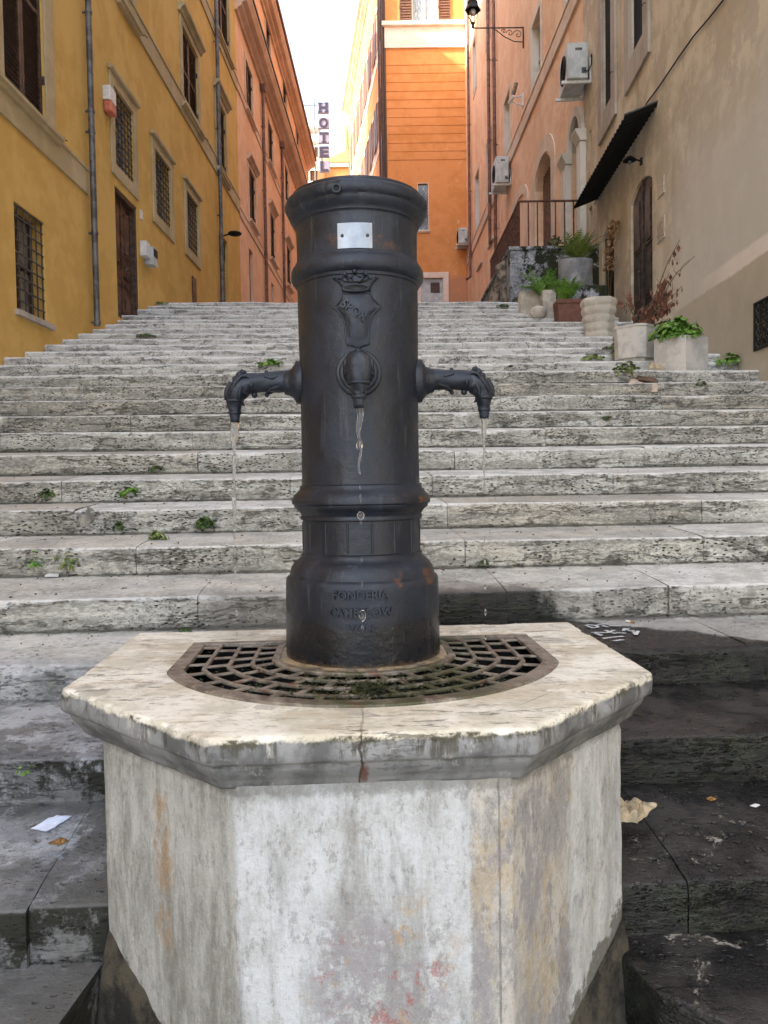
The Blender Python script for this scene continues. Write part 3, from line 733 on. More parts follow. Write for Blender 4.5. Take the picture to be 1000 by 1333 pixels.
for w, nu, nz in ((w3, 6, 11), (w4, 6, 10), (w5, 6, 10)):
    o = surround(L, ochre, w, .17, 'trim_o', .035, sill=False, wb=.2)
    mb = MB(); mb.box(L.F, w[0] - .22, w[1] + .22, 0, .09, w[3] + .172, w[3] + .25); mb.build('hood', 'trim_o', o, bevel=.02)
    grille(L, o, w, .03, nu, nz, .011); pane(L, o, w, .18, 'paneb', frame='trim_g')
for w in (w6, w7, w8, w0):
    o = surround(L, ochre, w, .16, 'trim_o', .035, hood=True, wb=.08); shutters(L, o, w)
    hook(L, ochre, w[1] + .42, w[2] + .02)
up_ = L.hit(113, 250)[0]
za = L.hit(0, 154)[1]; zs1 = L.hit(60, 204)[1]
stringc(L, ochre, -4.4, up_, zs1, zs1 + .34, 'trim_o')
z2 = L.hit(279, 221)[1]; stringc(L, ochre, up_ + .01, uo1 - .01, z2, z2 + .36, 'trim_o')
z3 = L.hit(304, 108)[1]; stringc(L, ochre, up_ + .01, uo1 - .01, z3, z3 + .30, 'trim_o')
# doors
def panel_door(F, par, r, mat, back=.14, leaves=2, rows=(.0, .3, .45, 1.0), fmat=None, name='door', top_arch=0):
    a, b, c, d = r[:4]; mb = MB(); mb.box(F.F, a, b, -back - .05, -back, c, d)
    o = mb.build(name, mat, par)
    wd = (b - a) / leaves
    for k in range(leaves):
        for z0_, z1_ in zip(rows[:-1], rows[1:]):
            mb = MB(); x0 = a + wd * k + wd * .17; x1 = a + wd * (k + 1) - wd * .17
            y0 = c + (d - c) * z0_ + .07; y1 = c + (d - c) * z1_ - .06
            mb.box(F.F, x0, x1, -back, -back + .018, y0, y1)
            mb.box(F.F, x0 + wd * .1, x1 - wd * .1, -back + .0181, -back + .035, y0 + .05, y1 - .05)
            mb.build('panel', mat, o, bevel=.008)
    mb = MB(); mb.box(F.F, a + wd - .02, a + wd + .02, -back, -back + .03, c, d); mb.build('rebate', mat, o)
    mb = MB(); mb.ball(F.P(a + wd + .08, c + (d - c) * .45, -back + .06), .028); mb.tube([F.P(a + wd + .08, c + (d - c) * .45, -back), F.P(a + wd + .08, c + (d - c) * .45, -back + .05)], .01, 6); mb.build('handle', 'bars', o)
    return o
o = panel_door(L, ochre, (dr1[0] + .07, dr1[1] - .07, dr1[2], dr1[3] - .07), 'door_wood', .12, 2, (0, .28, .36, .44, .53, .97))
mb = MB(); mb.box(L.F, dr1[0] + .001, dr1[0] + .07, -.16, -.02, dr1[2], dr1[3] - .001); mb.box(L.F, dr1[1] - .07, dr1[1] - .001, -.16, -.02, dr1[2], dr1[3] - .001); mb.box(L.F, dr1[0] + .071, dr1[1] - .071, -.16, -.022, dr1[3] - .07, dr1[3] - .001)
mb.build('door_frame', 'shutter', o)
mb = MB(); mb.box(L.F, dr2[0], dr2[1], -.15, -.1, dr2[2], dr2[3] - .5)
for k in range(22): mb.box(L.F, dr2[0], dr2[1], -.099, -.085, dr2[2] + .1 * k, dr2[2] + .1 * k + .05)
o = mb.build('door', 'shutter_l', ochre); pane(L, o, (dr2[0], dr2[1], dr2[3] - .5, dr2[3]), .1, mull=3)
mb = MB(); mb.box(L.F, cab[0], cab[1], .001, .03, cab[2], cab[3]); mb.build('cabinet_door', 'door_wood', ochre)
zb_ = L.hit(122, 426)[1]
pipe(L, 'drainpipe', L.hit(114, 250)[0], zb_, OH, .045, 'grey zinc drainpipe on the ochre wall nearest the camera', joints=(L.hit(112, 172)[1], L.hit(111, 145)[1] + .0, L.hit(106, 14)[1], L.hit(117, 305)[1], zb_ + .05), out=.09)
pipe(L, 'drainpipe', L.hit(282, 250)[0], 3.9, OH, .05, 'grey zinc drainpipe near the far end of the ochre house', out=.1)
# alarm box, intercom boxes, door lamp
r = L.rect(133, 141, 110, 133)
t = empty('alarm_box', L.P(r[0], r[2]), 'white alarm siren box with red base on ochre wall', 'alarm box')
mb = MB(); mb.box(L.F, r[0], r[1], .0, .13, r[2] + .05, r[3]); mb.build('casing', 'whitebox', t, bevel=.015)
mb = MB(); mb.box(L.F, r[0] + .02, r[1], .01, .13, r[2] - .12, r[2] + .047); mb.build('lamp_cover', 'redplast', t, bevel=.02)
r = L.rect(182, 192, 313, 334)
t = empty('letter_box', L.P(r[0], r[2]), 'white metal letter boxes on the wall beside the brown door', 'letter box')
mb = MB(); mb.box(L.F, r[0], r[0] + .22, 0, .12, r[2] + .02, r[3]); mb.build('box', 'whitebox', t, bevel=.01)
mb = MB(); mb.box(L.F, r[0] + .23, r[1] + .06, 0, .17, r[2] - .07, r[3] - .03); mb.build('box', 'acbox', t, bevel=.01)
mb = MB(); mb.box(L.F, r[0] + .26, r[1] + .03, .171, .18, r[3] - .20, r[3] - .06); mb.build('slot', 'black', t)
r = L.rect(182, 185, 272, 284); mb = MB(); mb.box(L.F, r[0], r[1], 0, .015, r[2], r[3]); tag(mb.build('house_number', 'whitebox', bevel=.003), 'small white house number tile above the letter boxes', 'number tile')
u, z = L.hit(287, 306)
t = empty('wall_lamp', L.P(u, z), 'dark wall lamp over the far door of the ochre house', 'lamp')
mb = MB(); mb.tube([L.P(u, z - .05), L.P(u, z, .15), L.P(u, z + .02, .3)], .02, 6); mb.build('arm', 'black', t)
mb = MB(); mb.ball(L.P(u, z + .03, .38), .17, sq=(1.1, 1, .35)); mb.build('shade', 'black', t)

# ============ LEFT: pink palazzo ============================================
pinkL = empty('pink_house', L.P(uo1 + .1, 5, 0), 'salmon pink house with cornice beyond the ochre house', 'house')
p1 = L.rect(324, 332, 216, 286); p2 = L.rect(351.5, 357.5, 273, 335); p3 = L.rect(373, 378, 317, 369)
q1_ = L.rect(319.5, 328, 75, 141); q2_ = L.rect(348.5, 355, 153, 209); q3_ = L.rect(370.5, 375, 212, 262)
a1_ = L.rect(345.5, 351, 8, 66); a2_ = L.rect(367.5, 372.5, 86, 136); a3_ = L.rect(385, 388.5, 145, 190)
g1 = L.rect(325, 330, 322, 400); g2_ = L.rect(353.5, 357, 366, 400)
ue = L.hit(400, 180)[0]
PH = 17.4
ops = [p1, p2, p3, q1_, q2_, q3_, a1_, a2_, a3_, g1, g2_]
wall_mesh(L, uo1 + .002, ue, -1, PH, ops, thick=9).build('wall', 'pinkl', pinkL, recalc=False)
for w in (p1, p2, p3, q1_, q2_, q3_, a1_, a2_, a3_):
    o = surround(L, pinkL, w, .14, 'trim_p', .03, hood=w in (p1, p2, p3), sill=True, wb=.06)
    shutters(L, o, w, 'shutter', n=26); hook(L, pinkL, w[1] + .4, w[2])
for w in (g1, g2_):
    mb = MB(); mb.box(L.F, w[0], w[1], -.15, -.10, w[2], w[3]); mb.build('door', 'door_dark', pinkL)
zz = L.hit(309, 276)[1]; stringc(L, pinkL, uo1 + .01, ue, zz, zz + .22, 'trim_p')
zz = L.hit(340, 194)[1]; stringc(L, pinkL, uo1 + .01, ue, zz, zz + .22, 'trim_p')
def cornice(F, par, u0, u1, zw, ze, pr, mat, name='cornice'):
    mb = MB(); h = ze - zw
    mb.prism([(0, zw), (.07, zw), (.09, zw + h * .2), (pr * .45, zw + h * .35), (pr * .5, zw + h * .6), (pr * .8, zw + h * .68), (pr * .95, zw + h), (pr, zw + h + .02), (pr, zw + h + .12), (0, zw + h + .2)], lambda x, z, u: F.P(u, z, x), u0, u1)
    return mb.build(name, mat, par)
zc1 = L.hit(302, 2)[1]; ze1 = zc1 + .36
cornice(L, pinkL, uo1 - .05, ue + .1, zc1, ze1, .46, 'trim_p')
mb = MB(); mb.box(L.F, uo1 - .05, ue + .1, .40, .50, ze1 + .141, ze1 + .20); mb.build('gutter', 'door_dark', pinkL)
cornice(L, pinkL, uo1 - .05, ue + .1, PH - .4, PH - .1, .44, 'trim_p')
mb = MB(); mb.box(L.F, uo1, ue + .1, -9, .5, PH + .101, PH + .25); mb.build('roof', 'roof', pinkL)
mb = MB(); mb.box(L.F, uo1 - 1, ue + .1, -9.5, -1.6, PH + .251, 27.5); mb.build('sun_blocker', 'pinkl', pinkL)  # hidden mass added behind the eaves to shade the orange wall
for px, py, lab in ((341.5, 250, 'brown drainpipe between the first two pink house windows'), (366, 280, 'brown drainpipe right of the second pink house window')):
    u = L.hit(px, py)[0]; pipe(L, 'drainpipe', u, 5, zc1 - .25, .055, lab, 'copper', out=.09, head=True)

# ============ CENTRE: orange house ==========================================
YO = 37.9
C = Front(.06, YO, 1, .0, +1)       # faces the camera
xo = C.hit(502, 200)[0]; xe = 4.32
OZ = 27.2
cw = C.rect(537, 569, -62, 28); nw = C.rect(544.5, 557.5, 239, 301); cd = C.rect(548, 577, 362, 420)
orange = empty('orange_house', C.P(1.5, 8.1), 'orange house end wall facing down the stairs', 'house')
wall_mesh(C, xo, xe, 3, OZ, [cw, nw, cd], thick=.3, cap=False).build('wall', 'orange', orange, recalc=False)
S = Front(C.P(xo, 0).x, YO, -.13, .99, -1)   # long side going away to the left
if S.n.x > 0: S.n = -S.n
ops = []
for k in range(8):
    u = 1.6 + 2.25 * k
    for zt_ in (24.2, 19.7, 15.2): ops.append((u, u + 1.0, zt_ - 2.1, zt_))
wall_mesh(S, 0, 19.2, 3, OZ, ops, thick=6).build('wall', 'orange', orange, recalc=False)
for w in ops:
    o = surround(S, orange, w, .13, 'trim_w', .03, sill=False)
    mb = MB(); wd = .5
    mb.box(S.F, w[0] - .5, w[0] - .02, .035, .08, w[2], w[3]); mb.box(S.F, w[1] + .02, w[1] + .5, .035, .08, w[2], w[3]); mb.build('shutter', 'shutter_l', o)
    mb = MB(); mb.box(S.F, w[0], w[1], -.1, -.08, w[2], w[3]); mb.build('pane', 'glass', o)
stringc(S, orange, 0, 19.2, 21.5, 21.9, 'trim_w'); stringc(S, orange, 0, 19.2, 17.0, 17.3, 'trim_w')
cornice(S, orange, -.02, 19.3, OZ - .3, OZ + .1, .6, 'trim_w')
mb = MB(); mb.prism([(C.P(xo, 0).x - .5, YO - .3), (xe, YO - .3), (xe, YO + 19), (C.P(xo, 0).x - 3.0, YO + 19)], W, OZ + .35, OZ + .6); mb.build('roof', 'roof', orange)
ys = [73, 85, 96, 107.4, 119, 130, 141.4, 153, 164, 175, 186.4, 197.6, 208.4]
for a, b in zip(ys[:-1], ys[1:]):
    mb = MB(); z1 = C.hit(555, a)[1]; z0 = C.hit(555, b)[1]; mb.box(C.F, xo, xe - .02, .0, .022, z0 + .012, z1 - .012); mb.build('rusticated_band', 'orange', orange, bevel=.01)
zt_, zb_ = C.hit(555, 36)[1], C.hit(555, 63)[1]
mb = MB(); mb.box(C.F, xo, xe - .02, 0, .10, zb_, zt_); mb.build('frieze', 'trim_w', orange)
mb = MB(); z4 = C.hit(555, 30)[1]; mb.box(C.F, xo - .1, xe - .02, 0, .26, zt_ + .001, z4); mb.build('cornice', 'trim_w', orange, bevel=.03)
o = surround(C, orange, cw, .06, 'trim_w', .02, sill=False)
pane(C, o, cw, .1, 'curtain', 'trim_g', 1, 0)
for sx in (cw[0] - .64, cw[1] + .04): 
    rr = (sx, sx + .6, cw[2], cw[3]); shutters(C, o, rr, 'shutter_l', back=-.05, n=24, leaf=1)
o = surround(C, orange, nw, .03, 'trim_w', .015, sill=True, wb=.03)
mb = MB(); mb.box(C.F, nw[0], nw[1], -.15, -.13, nw[2], nw[3]); mb.build('pane', 'curtain', o)
mb = MB(); w_ = nw[1] - nw[0]; h_ = nw[3] - nw[2]; nn = 15
for k in range(-3, nn + 1):
    z0 = nw[2] + h_ * k / nn; dz = w_
    for sg in (1, -1):
        xa, xb = (nw[0], nw[1]) if sg > 0 else (nw[1], nw[0])
        za_, zb2 = z0, z0 + dz
        if za_ < nw[2] or zb2 > nw[3]: continue
        mb.tube([C.P(xa, za_, -.04), C.P(xb, zb2, -.04)], .012, 4)
mb.build('grille', 'bars', o)
o = surround(C, orange, cd, .27, 'trim_w', .08, sill=False, wb=.01, name='door_surround')
mb = MB(); mb.box(C.F, cd[0], cd[1], -.12, -.08, cd[2], cd[3]); d_ = mb.build('door', 'acbox', o)
mb = MB(); u_, z_ = C.hit(566, 374); mb.box(C.F, u_ - .2, u_ + .25, -.079, -.06, z_ - .25, z_ + .25); mb.build('door_window', 'shutter', d_)
for k, (px, lab) in enumerate(((494, 'dark drainpipe left of the orange corner, thinnest of three'), (497.5, 'middle dark drainpipe on the corner of the orange house'), (501, 'dark brown drainpipe right on the orange corner'))):
    pX = at_y(px, 120, YO - .25)
    mb = MB(); mb.tube([W(pX.x, YO - .28 + .12 * k, 8), W(pX.x, YO - .28 + .12 * k, 27)], .055 + .008 * k, 8); tag(mb.build('drainpipe', 'shutter'), lab, 'drainpipe')

# ============ RIGHT: pale house (near) and salmon house (far) ===============
R1 = Facade(2.78 * K, .045, -1); YB = 12.75 * K
R2 = Facade(3.4775 * K, -.01, -1)
ub1 = YB / R1.d.y; ub2 = YB / R2.d.y
pale = empty('pale_house', R1.P(12, 2.5), 'pale weathered plaster house on the right of the stairs', 'house')
WA = R1.rect(785.5, 798, -30, 126, 'b'); WB = R1.rect(822, 840, -30, 44, 'b'); WB = (WB[0], WB[1], WB[2], max(WB[3], WA[3])); 
WA = (WA[0], WA[1], WA[2], WA[2] + 2.3); WB = (WB[0], WB[1], WA[2], WA[2] + 2.3)
DR = R1.rect(821.5, 849.5, 231, 440, 'b'); DR = (DR[0], DR[1], DR[2], DR[3] + .19)
DG = R1.rect(784, 799.6, 294, 420, 'b'); DG = (DG[0], DG[1], DG[2], DG[3] + .13)
V1 = R1.rect(767, 771, 266, 292, 'b'); V2 = R1.rect(767.3, 770, 167, 190, 'b')
VG = R1.rect(984, 1014, 397, 455, 'a')
PHt = 15.5
wall_mesh(R1, -4, ub1, -1.7, PHt, [WA, WB, DR + (.07,), DG + (.2,), V1, V2, VG + (.2,)], thick=8).build('wall', 'pale', pale, recalc=False)
mb = MB(); mb.box(R1.F, -4.1, ub1, -8, .45, PHt + .001, PHt + .25); mb.build('roof', 'roof', pale)
for w in (WA, WB):
    o = surround(R1, pale, w, .30, 'trim_g', .05, sill=False, wb=.45)
    pane(R1, o, w, .12, frame='trim_w', mull=1, tr=0)
    mb = MB()
    for k in range(9): u_ = w[0] + (w[1] - w[0]) * (k + .5) / 9; mb.box(R1.F, u_ - .035, u_ + .0, -.06, -.03, w[2] + .02, w[3])
    mb.build('blind', 'black', o); hook(R1, pale, w[0] - .2, w[2] + .35)
arch_fill(R1, pale, DR, .19, 'pale', .07); arch_fill(R1, pale, DG, .13, 'pale', .2)
panel_door(R1, pale, DR, 'door_dark', .045, 2, (.0, .24, .56, .94))
mb = MB(); mb.box(R1.F, DG[0], DG[1], -.19, -.15, DG[2], DG[3]); g = mb.build('doorway', 'black', pale)
mb = MB()
for k in range(7): u_ = DG[0] + (DG[1] - DG[0]) * (k + .5) / 7; mb.tube([R1.P(u_, DG[2], -.06), R1.P(u_, DG[3], -.06)], .01, 5)
mb.build('gate', 'black', g)
for w in (V1, V2): mb = MB(); mb.box(R1.F, w[0], w[1], -.12, -.1, w[2], w[3]); mb.build('vent', 'door_wood', pale)
# scrolled vent grille
mb = MB(); mb.box(R1.F, VG[0], VG[1], -.16, -.15, VG[2], VG[3]); g = mb.build('vent', 'black', pale)
mb = MB(); a, b, c, d = VG; fr = .02
mb.box(R1.F, a - fr, a, 0, .02, c - fr, d + fr); mb.box(R1.F, b, b + fr, 0, .02, c - fr, d + fr); mb.box(R1.F, a, b, 0, .019, c - fr, c); mb.box(R1.F, a, b, 0, .019, d, d + fr)
nn = 4
for i in range(nn):
    for j in range(nn):
        cx = a + (b - a) * (i + .5) / nn; cz = c + (d - c) * (j + .5) / nn; R_ = (b - a) / nn * .46
        mb.tube([R1.P(cx + R_ * math.cos(t_), cz + R_ * math.sin(t_), .005) for t_ in [2 * math.pi * q / 12 for q in range(13)]], .006, 5, False)
        mb.tube([R1.P(cx + R_ * .45 * math.cos(t_), cz + R_ * .45 * math.sin(t_), .005) for t_ in [2 * math.pi * q / 8 for q in range(9)]], .005, 5, False)
        mb.tube([R1.P(cx - R_, cz - R_, .003), R1.P(cx + R_, cz + R_, .003)], .005, 5); mb.tube([R1.P(cx - R_, cz + R_, .003), R1.P(cx + R_, cz - R_, .003)], .005, 5)
mb.build('grille', 'black', g)
# plaques
r = R1.rect(857, 865.6, 227, 250, 'b'); mb = MB(); mb.box(R1.F, r[0], r[1], 0, .02, r[2], r[3]); tag(mb.build('wall_plaque', 'plaque_w', bevel=.004), 'blank pale plaque, upper of two beside the arched door', 'plaque')
r = R1.rect(856.5, 866.5, 279, 308, 'b'); t = empty('wall_plaque', R1.P(r[0], r[2]), 'framed tile plaque with darker centre, lower of two by the arched door', 'plaque')
mb = MB(); mb.box(R1.F, r[0], r[1], 0, .02, r[2], r[3]); mb.build('frame', 'plaque_w', t, bevel=.004)
mb = MB(); mb.box(R1.F, r[0] + .05, r[1] - .05, .0205, .026, r[2] + .05, r[3] - .06); mb.build('tile', 'tile', t)
# awning of corrugated sheet
uA = R1.hit(856.5, 134)[0]; uB = R1.hit(778, 262)[0]; zA = R1.hit(856.5, 134)[1]; pr = .50; dzA = .19
aw = empty('awning', R1.P(uA, zA), 'black corrugated awning above the arched door', 'awning')
mb = MB(); nw_ = 26; P = []
for lay_ in (0, 1):
    rows = []
    for k in range(nw_ * 8 + 1):
        u_ = uA + (uB - uA) * k / (nw_ * 8); wv = .022 * math.cos(2 * math.pi * k / 8)
        rows.append([R1.P(u_, zA - dzA * f_ + wv - lay_ * .006, pr * f_) for f_ in (0, .5, 1)])
    mb.grid(rows)
mb.build('sheet', 'black', aw, recalc=False)
mb = MB(); mb.tube([R1.P(uA, zA + .03, 0), R1.P(uA, zA - dzA + .03, pr)], .016, 6); mb.tube([R1.P(uB, zA, 0), R1.P(uB, zA - dzA, pr)], .012, 6); mb.build('edge_trim', 'zinc', aw)
# cable
pts = [R1.hit(x, y) for x, y in ((775, 268), (815, 190), (844, 136), (862, 112), (885, 78), (905, 50), (925, 27), (948, -2), (985, -50), (1050, -120))]
mb = MB(); mb.tube([R1.P(u_, z_ + .03, .02) for u_, z_ in pts], .011, 6); tag(mb.build('cable', 'black'), 'black cable rising over the pale wall from the awning', 'cable')
# bulkhead lamp
u_, z_ = R1.hit(836, 208)
t = empty('wall_lamp', R1.P(u_, z_), 'small dark wall lamp under the awning over the arched door', 'lamp')
mb = MB(); mb.box(R1.F, u_ - .03, u_ + .03, 0, .03, z_ - .08, z_ + .03); mb.tube([R1.P(u_, z_ - .02, .02), R1.P(u_, z_ + .02, .14)], .014, 6); mb.build('arm', 'black', t)
mb = MB(); c_ = R1.P(u_, z_ + .0, .2); mb.lathe([(.11, -.01), (.10, .01), (.05, .05), (.015, .07), (.001, .075)], lambda x, y, z: c_ + W(x, y, z), 14); mb.build('shade', 'black', t)
mb = MB(); mb.ball(c_ - W(0, 0, .03), .035); mb.build('bulb', 'glass', t)

# salmon house
salmon = empty('salmon_house', R2.P(ub2 + 2, 5), 'salmon house with arched openings beyond the pale house', 'house')
sa = R2.rect(693, 704.5, 5, 101, 'b'); sb = R2.rect(657, 664.5, 115, 190, 'b'); sc_ = R2.rect(634, 640, 172, 262, 'b'); sd = R2.rect(619.5, 624.5, 217, 300, 'b')
se = R2.rect(633, 637.5, -20, 45, 'b'); sf = R2.rect(616.5, 620, 45, 112, 'b'); sg_ = R2.rect(736, 748, -90, 0, 'b')
SA = R2.rect(697, 718.5, 182, 330, 'b'); SP = R2.rect(744.5, 758.5, 140, 330, 'b')
ue2 = 38.6
wall_mesh(R2, ub2 + .002, ue2, -1, 25, [sa, sb, sc_, sd, se, sf, sg_, SA + (.3,), SP + (.4,)], thick=8).build('wall', 'pinkr', salmon, recalc=False)
mb = MB(); mb.box(R2.F, ub2, ue2 - .8, -8, .4, 25.001, 25.25); mb.build('roof', 'roof', salmon)
for w in (sa, sb, sc_, sd, se, sf, sg_):
    o = surround(R2, salmon, w, .16, 'reveal' if w is sa else 'trim_s', .03, sill=False, wb=.1)
    mb = MB(); a, b, c, d = w
    mb.box(R2.F, b - .012, b - .001, -.215, -.002, c, d); mb.box(R2.F, a, b - .013, -.215, -.002, c + .001, c + .012); mb.build('reveal', 'reveal', o)
    pane(R2, o, w, .17, 'curtain', 'reveal', 1, 1)
arch_fill(R2, salmon, SA, .55, 'pinkr', .3); arch_ring(R2, salmon, SA[0], SA[1], SA[2], SA[3] - .55, .55, .42, 'trim_s', .03)
mb = MB(); mb.box(R2.F, SA[0] + .25, SA[1] - .1, -.25, -.2, SA[2], SA[3] - .25)
for k in range(8): u_ = SA[0] + .27 + (SA[1] - SA[0] - .4) * k / 8; mb.box(R2.F, u_, u_ + .05, -.199, -.17, SA[2], SA[3] - .25)
mb.build('door', 'shutter_l', salmon)
mb = MB(); mb.box(R2.F, SA[0] + .001, SA[0] + .249, -.29, -.2, SA[2], SA[3] - .2); mb.build('panel', 'pinkr', salmon)
arch_fill(R2, salmon, SP, .6, 'trim_g', .4, d0=.002); arch_ring(R2, salmon, SP[0], SP[1], SP[3] - .6, SP[3] - .6, .6, .2, 'reveal', .08)
mb = MB(); mb.box(R2.F, SP[0], SP[1], -.38, -.3, SP[2], SP[3] - .9); d_ = mb.build('door', 'shutter', salmon)
mb = MB(); mb.box(R2.F, SP[0], SP[1], -.38, -.35, SP[3] - .8, SP[3])
for k in range(7):
    cx = SP[0] + (SP[1] - SP[0]) * (k + .5) / 7; mb.tube([R2.P(cx, SP[3] - .8, -.25), R2.P(cx, SP[3], -.25)], .012, 5)
mb.box(R2.F, SP[0], SP[1], -.36, -.22, SP[3] - .89, SP[3] - .8); mb.build('fanlight', 'black', d_)
for ua_, wd in ((SP[1] + .02, .42), (SP[0] - .3, .28)):
    mb = MB(); zc_ = SP[3] - .62; mb.box(R2.F, ua_, ua_ + wd, 0, .14, SP[2], zc_ - .22); mb.box(R2.F, ua_ + .05, ua_ + wd - .05, .1401, .16, SP[2] + .2, zc_ - .4)
    o = mb.build('pilaster', 'reveal', salmon, bevel=.01)
    mb = MB(); mb.prism([(0, zc_ - .22), (.15, zc_ - .22), (.16, zc_ - .17), (.19, zc_ - .12), (.24, zc_ - .03), (.24, zc_ + .02), (0, zc_ + .02)], lambda x, z, u: R2.P(u, z, x), ua_ - .05, ua_ + wd + .05); mb.build('capital', 'reveal', o)
BA = R2.rect(666, 686, 240, 330, 'b'); arch_ring(R2, salmon, BA[0], BA[1], BA[2], BA[3] - .5, .5, .3, 'trim_s', .035)
zz = R2.hit(754, 0)[1]; zz2 = R2.hit(681.9, 172.8)[1]; zz = (zz + zz2) / 2
stringc(R2, salmon, ub2 + .01, ue2, zz, zz + .42, 'trim_s', .05)
for px, py in ((625, 348), (640, 318)):
    u_, z_ = R2.hit(px, py); mb = MB(); mb.box(R2.F, u_ - .7, u_ + .7, 0, .08, z_, z_ + .12); mb.build('ledge', 'trim_s', salmon)
for px, lab, zb2 in ((614, 'long brown drainpipe at the far end of the salmon house', 362), (641, 'left of the twin brown drainpipes on the salmon wall', 318), (648.5, 'right of the twin brown drainpipes on the salmon wall', 330)):
    u_ = R2.hit(px, 200)[0]; pipe(R2, 'drainpipe', u_, R2.hit(px + 1, zb2)[1], 24.9, .062, lab, 'copper', out=.12, kick=px == 614, brk=3)
# air conditioners
def aircon(F, u0, z0, label, out0=.09, dep=.42, h=.72, wd=1.0):
    t = empty('air_conditioner', F.P(u0, z0), label, 'air conditioner', 'air conditioners on brackets')
    mb = MB(); mb.box(F.F, u0, u0 + wd, out0, out0 + dep, z0, z0 + h); body = mb.build('casing', 'acbox', t, bevel=.015)
    mb = MB(); c_ = (u0 + wd * .45, z0 + h * .5)
    for rr in (.08, .15, .22, .28): mb.tube([F.P(c_[0] + rr * math.cos(a), c_[1] + rr * math.sin(a), out0 + dep + .012) for a in [2 * math.pi * k / 20 for k in range(21)]], .008, 5, False)
    mb.lathe([(.001, 0), (.29, .001)], lambda x, y, z: F.P(c_[0] + x, c_[1] + y, out0 + dep + .003), 20); mb.build('fan_guard', 'black', t)
    mb = MB(); mb.box(F.F, u0 - .006, u0 - .001, out0 + .12, out0 + .26, z0 + h - .16, z0 + h - .11); mb.box(F.F, u0 - .03, u0 - .001, out0 + .04, out0 + .13, z0 + .1, z0 + .2); mb.build('handle', 'zinc', t)
    for uu in (u0 + .08, u0 + wd - .14):
        mb = MB(); mb.box(F.F, uu, uu + .05, 0, out0 + dep + .1, z0 - .06, z0 - .002); mb.box(F.F, uu, uu + .05, 0, .04, z0 - .061, z0 + .45); mb.build('bracket', 'whitebox', t)
    mb = MB(); mb.tube([F.P(u0 - .02, z0 + .15, out0 + .1), F.P(u0 - .05, z0 + .1, out0), F.P(u0 - .04, z0 + .25, .03), F.P(u0 - .02, z0 + .45, .02)], .014, 6); mb.build('hose', 'black', t)
    return t
u_, z_ = R1.hit(770, 104); aircon(R1, u_ - .1, z_, 'grey air conditioner high on the wall above the stone portal', wd=.95)
u_, z_ = R2.hit(666, 237); aircon(R2, u_, z_, 'grey air conditioner on the salmon wall below the twin pipes', h=.85)
u_, z_ = R2.hit(611, 316); aircon(R2, u_, z_, 'small distant air conditioner in the corner against the orange wall', h=.72, wd=.8)
# street lantern on a scroll bracket
u_, z_ = R2.hit(682, 36)
lt = empty('street_lantern', R2.P(u_, z_ - .6), 'black street lantern on scrolled wall bracket', 'street lamp')
mb = MB(); ln = 1.52
mb.tube([R2.P(u_, z_, 0), R2.P(u_, z_, ln)], .018, 6); mb.tube([R2.P(u_, z_ + .02, .02), R2.P(u_, z_ - .6, .02)], .02, 6)
mb.tube([R2.P(u_, z_ - .42, .03), R2.P(u_, z_ - .40, .3), R2.P(u_, z_ - .25, .6), R2.P(u_, z_ - .05, .85)], .014, 6)
for cx, cz, R_ in ((.18, -.2, .15), (.42, -.16, .11), (.6, -.10, .075)):
    mb.tube([R2.P(u_, z_ + cz + R_ * (1 - .07 * q) * math.sin(q * .6), cx + R_ * (1 - .07 * q) * math.cos(q * .6)) for q in range(15)], .011, 5)
mb.build('bracket', 'black', lt)
c_ = R2.P(u_, z_, ln)
mb = MB(); mb.lathe([(.05, .02), (.03, .08), (.07, .14), (.05, .16)], lambda x, y, z: c_ + W(x, y, z), 8)
for k in range(6):
    a = math.pi / 3 * k; mb.tube([c_ + W(.05 * math.cos(a), .05 * math.sin(a), .14), c_ + W(.13 * math.cos(a), .13 * math.sin(a), .35), c_ + W(.16 * math.cos(a), .16 * math.sin(a), .5)], .012, 5)
mb.lathe([(.235, .50), (.24, .53), (.17, .66), (.15, .70), (.16, .74), (.10, .86), (.02, .92)], lambda x, y, z: c_ + W(x, y, z), 6, smooth=False)
mb.build('lantern', 'black', lt)
mb = MB(); mb.ball(c_ + W(0, 0, .46), .1); mb.build('bulb', 'whitebox', lt)
# CCTV
u_, z_ = R2.hit(681, 126)
t = empty('security_camera', R2.P(u_, z_), 'white security camera on an arm below the lantern', 'camera')
mb = MB(); mb.tube([R2.P(u_, z_ + .02, 0), R2.P(u_, z_ - .0, .3)], .022, 6); mb.tube([R2.P(u_, z_ - .25, 0), R2.P(u_, z_ - .2, .2), R2.P(u_, z_ - .12, .36)], .02, 6); mb.box(R2.F, u_ - .06, u_ + .06, 0, .03, z_ - .3, z_ + .1); mb.build('arm', 'whitebox', t)
mb = MB(); mb.tube([R2.P(u_ - .02, z_ + .06, .30), R2.P(u_ - .1, z_ + .36, .22)], .06, 10); mb.build('housing', 'rust_sheet', t)
mb = MB(); mb.tube([R2.P(u_ + .05, z_ - .16, .42), R2.P(u_ - .15, z_ - .05, .30)], .05, 8); mb.build('housing', 'whitebox', t)

